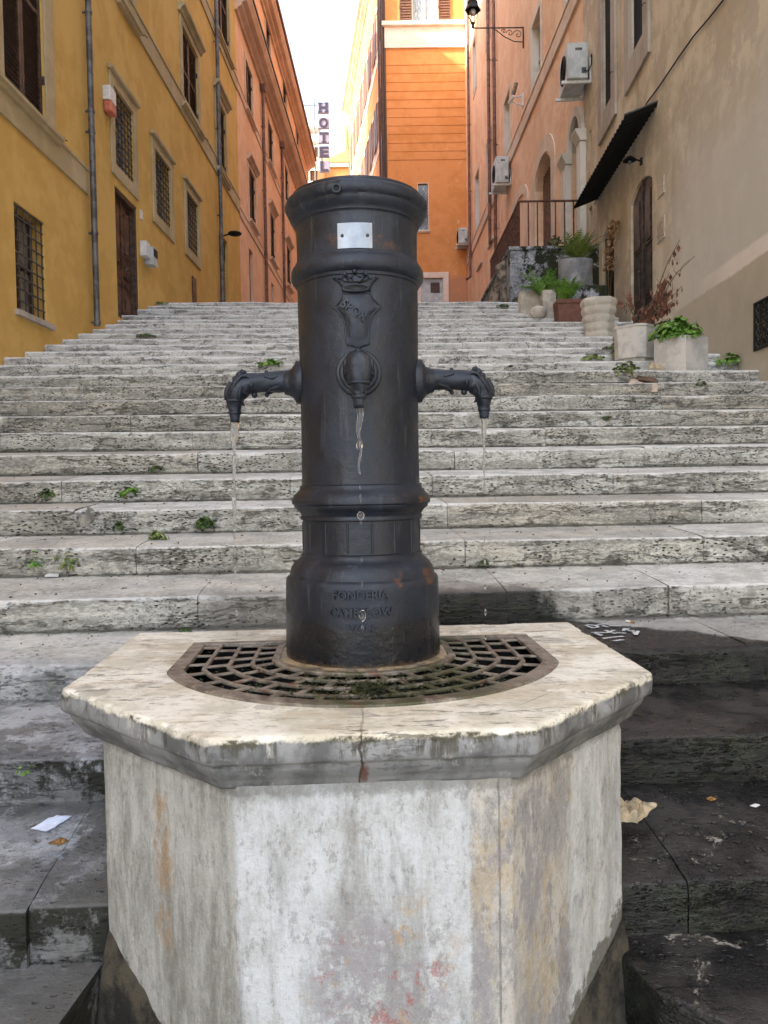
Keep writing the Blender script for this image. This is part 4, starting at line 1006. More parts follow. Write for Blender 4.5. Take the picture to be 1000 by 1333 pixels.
# ============ FAR buildings, hotel sign =====================================
def farbox(name, x0, x1, y0, y1, z0, z1, mat, label):
    t = empty(name, W((x0 + x1) / 2, y0, z0), label, 'house'); mb = MB(); mb.box(W, x0, x1, y0, y1, z0, z1); mb.build('wall', mat, t); return t
yf = 66
xL_ = at_y(370, 200, yf).x; xR_ = at_y(414, 200, yf).x; zt_ = at_y(405, 166, yf).z
t = farbox('balcony_house', xL_, xR_, yf, yf + 9, 10, zt_, 'faro', 'sunlit house with white balconies behind the hotel sign')
for py in (166, 183, 213, 243):
    z_ = at_y(405, py, yf).z; mb = MB(); mb.box(W, xL_, xR_ + .3, yf - 1.2, yf - .01, z_ - .55, z_); b_ = mb.build('balcony', 'far_white', t)
    mb = MB()
    for k in range(9): mb.box(W, xR_ - .2 - k * .5, xR_ - .12 - k * .5, yf - 1.15, yf - 1.05, z_ + .001, z_ + .9)
    mb.box(W, xL_, xR_ + .3, yf - 1.16, yf - 1.04, z_ + .9, z_ + 1.0); mb.build('railing', 'far_white', b_)
for py in (190, 220):
    z_ = at_y(405, py, yf).z
    for px in (402, 409): xx = at_y(px, py, yf).x; mb = MB(); mb.box(W, xx - .25, xx + .25, yf - .04, yf - .005, z_ - 1.0, z_ + .5); mb.build('window', 'shutter_l', t)
yf2 = 74
xa_, xb_ = at_y(405, 210, yf2).x, at_y(456, 210, yf2).x; z_ = at_y(430, 213, yf2).z
t = farbox('low_orange_house', xa_, xb_, yf2, yf2 + 8, 10, z_, 'faro', 'low orange house with pitched roof at the end of the street')
mb = MB(); xp = at_y(452, 200, yf2).x; zp = at_y(450, 197, yf2).z
mb.prism([(xa_, z_ + .001), (xb_ + .3, z_ + .001), (xb_ + .3, zp), (xp, zp), (xa_ + (xb_ - xa_) * .45, z_ + .35)], lambda x, z, y: W(x, y, z), yf2 - .4, yf2 + 8); mb.build('roof', 'faro', t)
mb = MB(); mb.box(W, xa_ - .1, xb_ + .1, yf2 - .3, yf2 - .01, z_ - .4, z_ - .02); mb.build('cornice', 'farw', t)
xc_ = at_y(449, 170, yf2 + 6).x; zc0 = at_y(449, 205, yf2 + 6).z; zc1_ = at_y(449, 146, yf2 + 6).z
mb = MB(); mb.lathe([(.32, zc0 - 4), (.26, zc1_ - .7), (.12, zc1_), (.01, zc1_ + .1)], lambda x, y, z: W(xc_ + x, yf2 + 9 + y, z), 12); tag(mb.build('tower_spire', 'faro'), 'slender orange spire above the far roofs', 'spire')
# sign
yh = 56
hs = empty('hotel_sign', at_y(422, 226, yh), 'vertical hotel sign of five letter boxes over the far street', 'sign')
def text_mesh(txt, size, ext, off=0.0):
    cu = bpy.data.curves.new('t', 'FONT'); cu.body = txt; cu.size = size; cu.extrude = ext; cu.align_x = 'CENTER'; cu.align_y = 'CENTER'; cu.resolution_u = 3; cu.offset = off
    o = bpy.data.objects.new('t', cu); COL.objects.link(o); dg = bpy.context.evaluated_depsgraph_get(); dg.update()
    me = bpy.data.meshes.new_from_object(o.evaluated_get(dg)); vs = [v.co.copy() for v in me.vertices]; fs = [tuple(p.vertices) for p in me.polygons]
    bpy.data.objects.remove(o); bpy.data.curves.remove(cu); bpy.data.meshes.remove(me); return vs, fs
xs_, xe_ = at_y(414.5, 180, yh).x, at_y(429, 180, yh).x
for ch, (ya, yb) in zip('HOTEL', ((134, 148), (154, 168), (172.5, 187), (191, 205.5), (210, 224.5))):
    z1 = at_y(422, ya, yh).z; z0 = at_y(422, yb, yh).z
    mb = MB(); mb.box(W, xs_, xe_, yh - .12, yh + .12, z0, z1); bx_ = mb.build('letter_box', 'hotelw', hs, bevel=.03)
    vs, fs = text_mesh(ch, (z1 - z0) * 1.22, .02, .03); mx_, mz_ = (xs_ + xe_) / 2, (z0 + z1) / 2
    cxm = (min(v.x for v in vs) + max(v.x for v in vs)) / 2; czm = (min(v.y for v in vs) + max(v.y for v in vs)) / 2
    wm = max(v.x for v in vs) - min(v.x for v in vs)
    mb = MB()
    off = [(0, 0)] if ch == 'O' else [(0, 0)]
    mb.add([W(mx_ + (v.x - cxm) * (.62 / wm if ch != 'L' else .55 / wm), yh - .145 + v.z, mz_ + (v.y - czm)) for v in vs], fs)
    if ch != 'O':
        hw = .33; zz0 = mz_ - (z1 - z0) * .44
        if ch in 'HT':
            for sx in ((-.24, .24) if ch == 'H' else (0,)): mb.box(W, mx_ + sx - .15, mx_ + sx + .15, yh - .16, yh - .13, zz0 - .01, zz0 + .06)
        if ch == 'H':
            for sx in (-.24, .24): mb.box(W, mx_ + sx - .15, mx_ + sx + .15, yh - .16, yh - .13, mz_ + (z1 - z0) * .44 - .06, mz_ + (z1 - z0) * .44 + .01)
    mb.build('letter', 'hotelt', bx_)
mb = MB(); zt_ = at_y(422, 128, yh).z; zb_ = at_y(422, 228, yh).z
for xx in (xs_ - .25,): mb.tube([W(xx, yh, zb_ - 1), W(xx, yh, zt_)], .04, 6)
for py in (137, 165, 195, 222): z_ = at_y(422, py, yh).z; mb.tube([W(xs_ - 3, yh, z_), W(xs_, yh, z_)], .03, 5)
mb.build('frame', 'bars', hs)

# ------------------------------------------------------------------ the basin
BC = .055
def inset_poly(poly, o):
    n_ = len(poly); out = []
    for i in range(n_):
        p0, p1, p2 = Vector(poly[i - 1]), Vector(poly[i]), Vector(poly[(i + 1) % n_])
        d1 = (p1 - p0).normalized(); d2 = (p2 - p1).normalized()
        n1 = Vector((-d1.y, d1.x)); n2 = Vector((-d2.y, d2.x))   # inward for CCW
        bis = (n1 + n2); k_ = o / max(.2, bis.dot(n1)); out.append(p1 + bis * k_)
    return out
outer = [(BC - .312, 1.405), (BC + .300, 1.405), (BC + .684, 1.79), (BC + .684, 2.47), (BC - .708, 2.47), (BC - .708, 1.795)]
def resample(poly, cnt):
    r = []
    for i in range(len(poly)):
        a, b = Vector(poly[i]), Vector(poly[(i + 1) % len(poly)])
        for k in range(cnt[i]): r.append(a + (b - a) * k / cnt[i])
    return r
cnt = [64, 56, 60, 40, 60, 56]
ZT = -.46
bas = empty('stone_basin', PQ(BC, 2.0, -1.1), 'octagonal stone basin with worn cream top and stuccoed pedestal', 'basin')
prof = [(.10, 0), (.05, .0), (.028, -.0003), (.010, -.0007), (.0035, -.0025), (.0008, -.008), (-.001, -.022), (0, -.040), (.0015, -.050), (.006, -.056), (.014, -.0575), (.018, -.060), (.0185, -.068), (.024, -.080), (.034, -.092), (.040, -.1), (.042, -.108), (.046, -.113), (.09, -.1145)]
P = []
for (o_, dz) in prof:
    row = []
    for k, pt in enumerate(resample(inset_poly(outer, o_), cnt)):
        nz_ = n3(pt.x * 7, pt.y * 7, 2) * .0035 + n3(pt.x * 25, pt.y * 25, 5) * .0015
        ch = max(0, n3(pt.x * 9, pt.y * 9, 7) - .24) * .03 + max(0, n3(pt.x * 30, pt.y * 30, 3) - .2) * .012
        we = 1 if -.03 < dz < -.0002 else 0
        c2 = Vector((BC, 2.0)); inw = (c2 - pt).normalized()
        pt2 = pt + inw * (ch * .7 * we + (nz_ if dz < -.001 else 0) + n3(pt.x * 6, dz * 40, 9) * .002)
        zz_ = ZT + dz - ch * .35 * we
        if dz == -.0575: zz_ += 0
        row.append(PQ(pt2.x, pt2.y, zz_))
    P.append(row)
mb = MB(); mb.grid(P, close=True)
rim = mb.build('rim', 'basin', bas)
# top surface with C-shaped opening
AX = PQ(.053, 2.09, 0); ax_p, ax_q = .053, 2.09
def gp(r, phi):  # phi from the front, positive to the right ; squashed at the sides
    phi = phi * (math.pi / 2 + math.asin(min(.9, .15 / r))) / rad(108)
    x = r * math.sin(phi); y = -r * math.cos(phi)
    lim = .497 * (r / .53)
    if abs(x) > lim: x = math.copysign(lim, x) if abs(x) - lim > 0 else x
    return (ax_p + x, ax_q + y)
PH_ = rad(108)
def arc(r, n_, a0=-PH_, a1=PH_): return [gp(r, a0 + (a1 - a0) * k / n_) for k in range(n_ + 1)]
RI, RO = .240, .515
hole = arc(RO, 60) + list(reversed(arc(RI, 50)))
bm = bmesh.new()
loop1 = [bm.verts.new(PQ(p.x, p.y, ZT)) for p in resample(inset_poly(outer, .10), cnt)]
loop2 = [bm.verts.new(PQ(p[0], p[1], ZT)) for p in hole]
ed = []
for lp in (loop1, loop2):
    for k in range(len(lp)): ed.append(bm.edges.new((lp[k], lp[(k + 1) % len(lp)])))
bmesh.ops.triangle_fill(bm, use_beauty=True, edges=ed)
me = bpy.data.meshes.new('t'); bm.to_mesh(me)
mb = MB(); mb.add([v.co for v in me.vertices], [tuple(p.vertices) for p in me.polygons]); bm.free()
n_ = len(hole)
mb.build('top_slab', 'basin', bas)
mb = MB(); mb.add([PQ(p[0], p[1], ZT - .0005) for p in hole] + [PQ(p[0], p[1], ZT - .12) for p in hole], [(k, (k + 1) % n_, n_ + (k + 1) % n_, n_ + k) for k in range(n_)]); mb.build('sump_wall', 'sump', bas)
mb = MB(); P = []
for i in range(9):
    rr_ = RI - .02 + (RO - RI + .04) * i / 8; P.append([PQ(*gp(rr_, -PH_ - .05 + (2 * PH_ + .1) * k / 60), ZT - .105 + .012 * n3(i * .7, k * .5, 3)) for k in range(61)])
mb.grid(P); mb.build('sump', 'sump', bas)
# stone collar round the pillar foot
mb = MB(); P = []
for r_, z_ in ((.240, -.006), (.236, .001), (.226, .004), (.214, .006), (.17, .007)):
    P.append([PQ(ax_p + r_ * math.cos(a), ax_q + r_ * math.sin(a), ZT + z_ + .003 * n3(math.cos(a) * 5, math.sin(a) * 5, r_ * 9)) for a in [2 * math.pi * k / 72 for k in range(72)]])
mb.grid(P, close=True); mb.build('collar', 'basin', bas)
# pedestal
pp1 = [(BC - .262, 1.447), (BC + .262, 1.447), (BC + .605, 1.79), (BC + .605, 2.45), (BC - .617, 2.45), (BC - .617, 1.80)]
cnt2 = [52, 50, 40, 10, 40, 50]; P = []
for k in range(57):
    z_ = ZT - .108 - .86 * k / 56; row = []
    for pt in resample(pp1, cnt2):
        inw = (Vector((BC, 2.1)) - pt).normalized()
        e = n3(pt.x * 5, pt.y * 5, z_ * 4) * .004 + n3(pt.x * 22, pt.y * 22, z_ * 18) * .0018
        bt = max(0, -1.0 - z_ + .0) * .0
        top = .008 * max(0, n3(pt.x * 8, pt.y * 8, 1)) if k < 2 else 0
        p2 = pt + inw * (e + top + bt); row.append(PQ(p2.x, p2.y, z_))
    P.append(row)
mb = MB(); mb.grid(P, close=True); mb.build('pedestal', 'pedestal', bas)
# rendered mortar skirt at the foot
mb = MB(); P = []
for o_, z_ in ((.0, -1.04), (-.006, -1.06), (-.014, -1.10), (-.022, -1.16), (-.03, -1.24), (-.04, -1.36)):
    row = []
    for pt in resample(inset_poly(pp1, o_), cnt2):
        row.append(PQ(pt.x, pt.y, z_ - max(0, 1.80 - pt.y - max(0, -o_) * .7) * .75 + .03 * n3(pt.x * 6, pt.y * 6, 1) + .01 * n3(pt.x * 25, pt.y * 25, 1)))
    P.append(row)
mb.grid(P, close=True); mb.build('mortar_skirt', 'mortar', bas)

# ------------------------------------------------------------------ grate
gr_ = empty('drain_grate', PQ(ax_p, ax_q - .4, ZT), 'rusty cast iron slotted grate let into the basin top', 'grate')
def strip(mb, r0, r1, a0, a1, z0, z1, n_=40):
    P0 = []
    for k in range(n_ + 1):
        a = a0 + (a1 - a0) * k / n_; A, B = gp(r0, a), gp(r1, a)
        jz = .0015 * n3(a * 6, r0 * 9, 2)
        P0.append([PQ(A[0], A[1], z0), PQ(A[0], A[1], z1 + jz), PQ(B[0], B[1], z1 + jz), PQ(B[0], B[1], z0), PQ(A[0], A[1], z0)])
    mb.grid(P0, smooth=False)
    for e in (P0[0], P0[-1]): mb.add(e[:4], [(0, 1, 2, 3)])
zb_, zt2 = ZT - .005, ZT + .006
mb = MB(); strip(mb, .482, .524, -PH_, PH_, zb_, zt2, 80); mb.build('outer_rim', 'grate', gr_, bevel=.003)
mb = MB(); strip(mb, .236, .258, -PH_, PH_, zb_, zt2, 60); mb.build('inner_rim', 'grate', gr_, bevel=.003)
for rr_ in (.304, .366, .428):
    mb = MB(); strip(mb, rr_, rr_ + .012, -PH_, PH_, zb_, zt2 - .003, 70); mb.build('ring_bar', 'grate', gr_, bevel=.002)
for sgn in (-1, 1):
    mb = MB(); a = sgn * PH_
    A, B = gp(.236, a), gp(.524, a); d_ = Vector((B[0] - A[0], B[1] - A[1])).normalized(); nn_ = Vector((-d_.y, d_.x)) * .014
    mb.prism([(A[0] + nn_.x, A[1] + nn_.y), (B[0] + nn_.x, B[1] + nn_.y), (B[0] - nn_.x, B[1] - nn_.y), (A[0] - nn_.x, A[1] - nn_.y)], PQ, zb_, zt2 + .001); mb.build('end_bar', 'grate', gr_, bevel=.003)
bands = [(.258, .304, 17, 0), (.316, .366, 17, .5), (.378, .428, 17, 0), (.440, .484, 17, .5)]
for bi, (r0, r1, nn_, off) in enumerate(bands):
    for k in range(nn_):
        a = -PH_ + (2 * PH_) * (k + off + .0) / (nn_ - .0)
        if not -PH_ + .05 < a < PH_ - .05: continue
        if off == 0 and k == 0: continue
        wv = .0078
        A, B = gp(r0 - .004, a), gp(r1 + .004, a + .03 * (1 if a > 0 else -1)); d_ = Vector((B[0] - A[0], B[1] - A[1])).normalized(); q_ = Vector((-d_.y, d_.x)) * wv
        if d_.length < .5: continue
        mb = MB(); mb.prism([(A[0] + q_.x, A[1] + q_.y), (B[0] + q_.x, B[1] + q_.y), (B[0] - q_.x, B[1] - q_.y), (A[0] - q_.x, A[1] - q_.y)], PQ, zb_ + .002, zt2 - .004); mb.build('cross_bar', 'grate', gr_, bevel=.002)

# ------------------------------------------------------------------ the fountain pillar
def AXF(x, y, z): return Vector((AX.x + x, AX.y + y, z))
S_ = 2.09e-3
def zz(y): return at_y(467, y, 2.072).z
fo = empty('drinking_fountain', AXF(0, 0, ZT), 'dark cast iron street fountain pillar with three curved spouts', 'fountain')
pr = [(101, 873), (101, 868), (100.3, 850), (99.6, 800), (99.2, 758), (98.5, 751), (96.5, 748.5), (94, 747), (93.5, 743), (92, 737), (88, 731), (83, 727), (79.5, 724), (78.3, 721), (78.5, 718), (76.3, 716.5), (76.2, 714), (76, 680), (76.2, 676), (78.5, 675), (79, 671), (77.8, 669.5), (79.5, 666), (83, 662), (86.5, 659.5), (87, 656), (89.5, 654.5), (90, 650), (87, 644), (82, 639), (79.2, 636), (78.8, 632), (76.4, 630.5), (76.2, 627), (75.8, 600), (76, 520), (77, 400), (77.2, 376), (78.8, 375), (79.3, 371.5), (82, 370), (84.4, 366.5), (85.2, 361), (84.6, 355.5), (82.6, 351), (80, 349), (79.6, 346), (77.8, 345), (77.2, 340), (77.2, 299), (77.8, 297), (79.6, 296), (80, 293), (82.5, 290.5), (85.5, 286), (86.5, 283), (86.6, 280.5), (88.8, 278.8), (90.4, 275), (90.8, 271), (90, 267), (87.5, 264.2), (84, 263), (83, 262), (83.5, 260.5), (83, 258.5), (81, 257.5), (70, 256.8), (40, 256), (.01, 255.5)]
mb = MB(); SEG = 128; P = []
# densify
pd = []
for (r0, y0), (r1, y1) in zip(pr[:-1], pr[1:]):
    m = max(1, int(abs(y1 - y0) / 6)); pd += [(r0 + (r1 - r0) * k / m, y0 + (y1 - y0) * k / m) for k in range(m)]
pd.append(pr[-1])
for r_, y_ in pd:
    R_ = r_ * S_; z_ = zz(y_); row = []
    for k in range(SEG):
        a = 2 * math.pi * k / SEG
        e = n3(math.cos(a) * 3, math.sin(a) * 3, z_ * 6) * .0012
        if 262 < y_ < 280: e += n3(math.cos(a) * 9, math.sin(a) * 9, z_ * 30) * .0035
        row.append(AXF((R_ + e * min(1, R_ * 20)) * math.cos(a), (R_ + e * min(1, R_ * 20)) * math.sin(a), z_))
    P.append(row)
mb.grid(P, close=True); body = mb.build('body', 'iron', fo)
m_ = body.modifiers.new('es', 'EDGE_SPLIT'); m_.split_angle = rad(50)
RB = 77 * S_
def wrap(x, z, h=0.0, R=None):   # x metres along the surface from the front
    R = R or RB; a = x / R; return AXF((R + h) * math.sin(a), -(R + h) * math.cos(a), z)
# vertical ribs on the lower band
for k in range(16):
    a = 2 * math.pi * (k + .5) / 16; mb = MB(); c_ = AXF(.1585 * math.sin(a), -.1585 * math.cos(a), 0)
    mb.tube([W(c_.x, c_.y, zz(715)), W(c_.x, c_.y, zz(678))], .0032, 6); mb.build('rib', 'iron', body)
# plate (blank)
def patch(poly_w, poly_h, cx, cz, h, seg=14):
    P = []
    return P
D1 = 1.93e-3
px0, px1, py0, py1 = (442.5 - 466) * D1, (486.5 - 466) * D1, at_y(465, 323.5, 1.927).z, at_y(465, 290.5, 1.927).z
def curved_slab(x0, x1, z0, z1, h0, h1, R=None, seg=12):
    mb = MB(); P = []
    for k in range(seg + 1):
        x = x0 + (x1 - x0) * k / seg; P.append([wrap(x, z0, h0, R), wrap(x, z0, h1, R), wrap(x, z1, h1, R), wrap(x, z1, h0, R), wrap(x, z0, h0, R)])
    mb.grid(P, smooth=False); mb.add(P[0][:4], [(0, 1, 2, 3)]); mb.add(P[-1][:4], [(0, 1, 2, 3)]); return mb
XO = (466 - 464.5) * D1
pl = curved_slab(px0 + XO, px1 + XO, py0, py1, .0015, .0045, .164).build('plate', 'steel', body)
for xx in (px0 + XO + .012, px1 + XO - .012):
    mb = MB(); c_ = wrap(xx, (py0 + py1) / 2, .0045, .164); mb.ball(c_, .0045, 8, (1, .6, 1)); mb.build('screw', 'bars', pl)
# little ring hole in the rim
c_ = AXF((442 - 464.5) * 1.9e-3, -.187, at_y(442, 245, 1.9).z)
mb = MB(); mb.tube([c_ + W(.0095 * math.cos(a), -.002, .0095 * math.sin(a)) for a in [2 * math.pi * k / 16 for k in range(17)]], .003, 6, False)
mb.build('inlet_ring', 'iron', body)
mb = MB(); mb.tube([c_ + W(0, .012, 0), c_ + W(0, -.0012, 0)], .009, 14); mb.build('inlet_hole', 'black', body)
# crest: shield with crown
def ux(X): return (425 + X / 11.11 - 465.5) * D1
def uz(Y): return at_y(465, 345 + Y / 11.11, 1.922).z
sh = [(262, 400), (240, 480), (190, 545), (128, 590), (180, 640), (232, 710), (270, 790), (292, 870), (302, 1000), (312, 1130), (345, 1142), (400, 1150), (435, 1172), (470, 1190), (505, 1172), (545, 1150), (600, 1142), (628, 1130), (618, 1000), (624, 880), (645, 790), (680, 715), (735, 650), (812, 582), (750, 535), (690, 480), (655, 400)]
cx_, cy_ = 468, 760
mb = MB(); rings = []
for f_, h_ in ((1.0, -.001), (1.0, .005), (.93, .0045), (.75, .009), (.4, .013), (.02, .014)):
    rings.append([wrap(ux(cx_ + (a - cx_) * f_), uz((cy_ if b > 500 else 620) + (b - (cy_ if b > 500 else 620)) * f_), h_) for a, b in sh])
mb.grid(rings, close=True); crest = mb.build('crest', 'iron', body)
mb = MB(); e_ = [wrap(ux(a), uz(b), .005) for a, b in sh]; mb.tube(e_ + [e_[0]], .0026, 8, False); mb.build('crest_edge', 'iron', crest)
cr_ = [(140, 165), (165, 205), (205, 250), (245, 300), (262, 385), (360, 400), (470, 405), (570, 400), (655, 385), (665, 300), (700, 250), (740, 205), (760, 160), (700, 185), (655, 210), (630, 150), (590, 190), (560, 140), (520, 185), (440, 120), (370, 185), (340, 140), (300, 190), (270, 150), (240, 210), (190, 190)]
mb = MB(); rings = []
for f_, h_ in ((1, -.001), (1, .006), (.8, .011), (.05, .010)): rings.append([wrap(ux(450 + (a - 450) * f_), uz(300 + (b - 300) * f_), h_) for a, b in cr_])
mb.grid(rings, close=True)
for a, b, r_ in ((150, 165, .0048), (225, 180, .004), (305, 125, .0062), (440, 95, .0062), (590, 125, .0062), (655, 190, .004), (745, 170, .0048), (375, 175, .0035), (515, 175, .0035)): mb.ball(wrap(ux(a), uz(b), .009), r_, 10)
mb.tube([wrap(ux(448 + 172 * math.cos(t_)), uz(335 + 48 * math.sin(t_)), .011) for t_ in [2 * math.pi * k / 28 for k in range(29)]], .0022, 6, False)
mb.build('crown', 'iron', crest)
mb = MB(); mb.tube([wrap(ux(300 + 300 * k / 6), uz(235 + 14 * math.sin(math.pi * k / 6)), .012) for k in range(7)], .0018, 5); mb.add([wrap(ux(448 + 160 * math.cos(t_)), uz(335 + 38 * math.sin(t_)), .0115) for t_ in [2 * math.pi * k / 24 for k in range(24)]], [tuple(range(24))]); mb.build('crown_opening', 'black', crest)
# lettering
def letters(txt, size, cx, cz, rot=0, h=.0, ext=.003, R=None, sx=1.0, name='lettering', par=None, arcz=0, mat='iron'):
    vs, fs = text_mesh(txt, size, ext, size * .022); mb = MB(); c, s = math.cos(rot), math.sin(rot); o = []
    for v in vs: x, y = v.x * sx, v.y; o.append(wrap(cx + x * c - y * s, cz + x * s + y * c, h + v.z + ext * .3, R))
    mb.add(o, fs); return mb.build(name, mat, par or body)
letters('SPQR', .0295, ux(425), uz(665), rad(-37), .0115, .0045, sx=.95, par=crest)
RL = 99.2 * S_; D2 = 1.885e-3
ltz = lambda y: (630 - y) * D2
for txt, py, sz in (('FONDERIA', 775, .030), ('CAMBELOW', 798, .030), ('VOLI', 819, .027)):
    letters(txt, sz, (474 - 473.5) * D2, ltz(py), 0, .0012, .0050, RL, .95 if len(txt) > 4 else 1.1)
# spouts
def spout(ang, front=False):
    d = Vector((math.sin(ang), -math.cos(ang), 0)); up_v = Vector((0, 0, 1)); sd = d.cross(up_v)
    zc_ = zz(496); L0 = .158
    def P3(l, z, s=0):
        l = l if l < .171 else .171 + (l - .171) * .875
        return AXF(0, 0, zc_) + d * l + up_v * z + sd * s
    mb = MB()
    def disc(l, r):
        return (l, r)
    seg = 32; prf = [(.150, .058), (.168, .058), (.171, .055), (.171, .049), (.176, .047), (.179, .043), (.179, .040), (.186, .037), (.195, .0335), (.203, .0325), (.206, .031)]
    rows = [[P3(l, r * math.cos(a), r * math.sin(a)) for a in [2 * math.pi * k / seg for k in range(seg)]] for l, r in prf]
    mb.grid(rows, close=True)
    root = mb.build('spout', 'iron', fo)
    m = root.modifiers.new('es', 'EDGE_SPLIT'); m.split_angle = rad(50)
    # arm curving down
    path = [(.185, .004), (.21, .004), (.25, .003), (.285, .002), (.315, .0), (.335, -.006), (.35, -.018), (.358, -.034), (.361, -.050), (.362, -.066), (.362, -.078), (.362, -.092)]
    rads = [.0295, .0290, .0275, .0265, .0275, .0290, .0285, .0255, .0215, .0175, .0150, .0135]
    # dense interpolation
    pts, rr = [], []
    for i in range(len(path) - 1):
        for k in range(4):
            t = k / 4; pts.append(P3(path[i][0] * (1 - t) + path[i + 1][0] * t, path[i][1] * (1 - t) + path[i + 1][1] * t)); rr.append(rads[i] * (1 - t) + rads[i + 1] * t)
    pts.append(P3(*path[-1])); rr.append(rads[-1])
    mb = MB(); seg = 24; tube_rows = []
    for i, p in enumerate(pts):
        t = (pts[min(i + 1, len(pts) - 1)] - pts[max(i - 1, 0)]).normalized(); u = sd; w = t.cross(u); row = []
        for k in range(seg):
            a = 2 * math.pi * k / seg
            tw = .0012 * math.sin(4 * a + i * .55) if 4 < i < 20 else (.0016 * math.sin(3 * a + i * .4) if i < 38 else 0)
            row.append(p + (u * math.cos(a) + w * math.sin(a)) * (rr[i] + tw))
        tube_rows.append(row)
    mb.grid(tube_rows, close=True); mb.build('arm', 'iron', root)
    # leaf ornaments: scrolls and lobes
    mb = MB()
    for l, z, r_ in ((.333, .030, .0075), (.300, -.031, .0085), (.262, -.031, .0065), (.262, .030, .0055), (.345, .022, .011), (.357, .012, .010)): mb.ball(P3(l, z), r_, 8)
    mb.tube([P3(.322, .020, .012), P3(.330, .033), P3(.338, .036), P3(.342, .031)], .004, 6)
    for s in (() if front else (-1, 1)):
        mb.tube([P3(.325 + .04 * math.cos(t_) * .55, -.002 + .04 * math.sin(t_) * .5, s * (.025 + .003 * math.sin(t_ * 2))) for t_ in [k * .45 for k in range(9)]], .0042, 6)
        mb.tube([P3(.345, .012, s * .022), P3(.357, -.006, s * .026), P3(.372, -.028, s * .020), P3(.378, -.040, s * .012)], [.006, .007, .006, .002], 6)
        mb.tube([P3(.335, -.01, s * .025), P3(.343, -.03, s * .024), P3(.345, -.046, s * .018), P3(.336, -.054, s * .010)], [.005, .006, .005, .002], 6)
        mb.tube([P3(.215, .018, s * .021), P3(.24, .010, s * .0265), P3(.262, .014, s * .024), P3(.27, .022, s * .018)], [.003, .0045, .004, .002], 6)
        mb.tube([P3(.22, -.012, s * .025), P3(.245, -.018, s * .022), P3(.262, -.028, s * .010)], [.003, .005, .002], 6)
    if front:
        mb.ball(P3(.338, -.006), .036, 20, (1, 1, 1.0))
        for s in (-1, 1): mb.tube([P3(.345, .014, s * .024), P3(.356, .004, s * .030), P3(.356, -.010, s * .031), P3(.350, -.020, s * .027)], [.003, .005, .005, .002], 6)
        mb.tube([P3(.340 + .032 * math.cos(a), -.0245, .032 * math.sin(a)) for a in [2 * math.pi * k / 24 for k in range(25)]], .0038, 6, False)
    else: mb.tube([P3(.372, .005), P3(.385, -.018), P3(.388, -.034), P3(.392, -.044)], [.006, .008, .007, .002], 6)
    mb.tube([P3(.34, -.05), P3(.336, -.056), P3(.330, -.060)], [.005, .004, .001], 6)
    # band round the head
    mb.tube([P3(.3615 + .0225 * math.cos(a), -.047, .0225 * math.sin(a)) for a in [2 * math.pi * k / 20 for k in range(21)]], .0048, 6, False)
    mb.build('leaf_ornament', 'iron', root)
    # nozzle
    mb = MB(); prf = [(.0125, -.072), (.0165, -.075), (.0178, -.079), (.0165, -.083), (.0135, -.085), (.0128, -.095), (.0125, -.103), (.0095, -.103), (.009, -.085)]
    mb.lathe(prf, lambda x, y, z: P3(.362, 0) + W(x, y, z), 20); mb.build('nozzle', 'iron', root)
    return P3(.362, -.103)
nzL = spout(rad(-90)); nzR = spout(rad(90) + .02); nzF = spout(rad(1.5), True)
# brass-rusty mouth handled by nozzle; water streams
def stream(p, length, r0, lab, wob, drift, blobs=(), start=0.0, seg=14):
    rnd = random.Random(lab); pts, rs_ = [], []
    n_ = int(length / .006)
    for k in range(n_ + 1):
        t = k / n_; z = -length * t
        w1 = math.sin(k * .42 + rnd.random() * .3); pinch = .62 + .38 * math.sin(k * .30) * math.sin(k * .11 + 1)
        pts.append(p + W(drift * math.sqrt(t) + wob * math.sin(k * .5), wob * math.cos(k * .37), z + .003)); rs_.append(max(.0014, 1.25 * r0 * (1 - .62 * t ** .6) * (pinch if k > 3 else 1)))
    mb = MB(); mb.tube(pts, rs_, seg)
    o = tag(mb.build('water_stream', 'water'), lab, 'water', 'water falling from the spouts')
    for (dz, r_, sq) in blobs: mb = MB(); mb.ball(p + W(drift, 0, -dz), r_, 12, sq); mb.build('drop', 'water', o)
    return o
stream(nzL, .30, .0105, 'water falling from the left spout, thickest stream', .0006, -.008, [(.26, .0028, (1, 1, 4)), (.31, .0035, (1, 1, 3)), (.35, .0022, (1, 1, 4)), (.40, .0028, (1, 1, 5)), (.46, .0022, (1, 1, 4)), (.52, .003, (1, 1, 3.4)), (.58, .002, (1, 1, 3)), (.235, .002, (1, 1, 6))])
stream(nzR, .20, .0072, 'water falling from the right spout, breaking into drops', .0008, -.002, [(.19, .003, (1, 1, 4)), (.22, .002, (1, 1, 4)), (.27, .0028, (1, 1, 3)), (.33, .0022, (1, 1, 4)), (.39, .003, (1, 1, 3)), (.46, .0035, (1, 1, 2.4)), (.53, .0025, (1, 1, 4)), (.60, .003, (1, 1, 2.5))])
stream(nzF, .155, .0072, 'twisting water from the front spout before the pillar', .0028, .0, [(.085, .0085, (.9, .5, 1.5)), (.18, .002, (1, 1, 3)), (.205, .002, (1, 1, 6)), (.245, .0085, (1, 1, 1.1)), (.262, .0022, (1, 1, 3)), (.40, .002, (1, 1, 7)), (.475, .009, (.9, .9, 1.5)), (.50, .003, (1, 1, 3)), (.345, .0018, (1, 1, 4))])

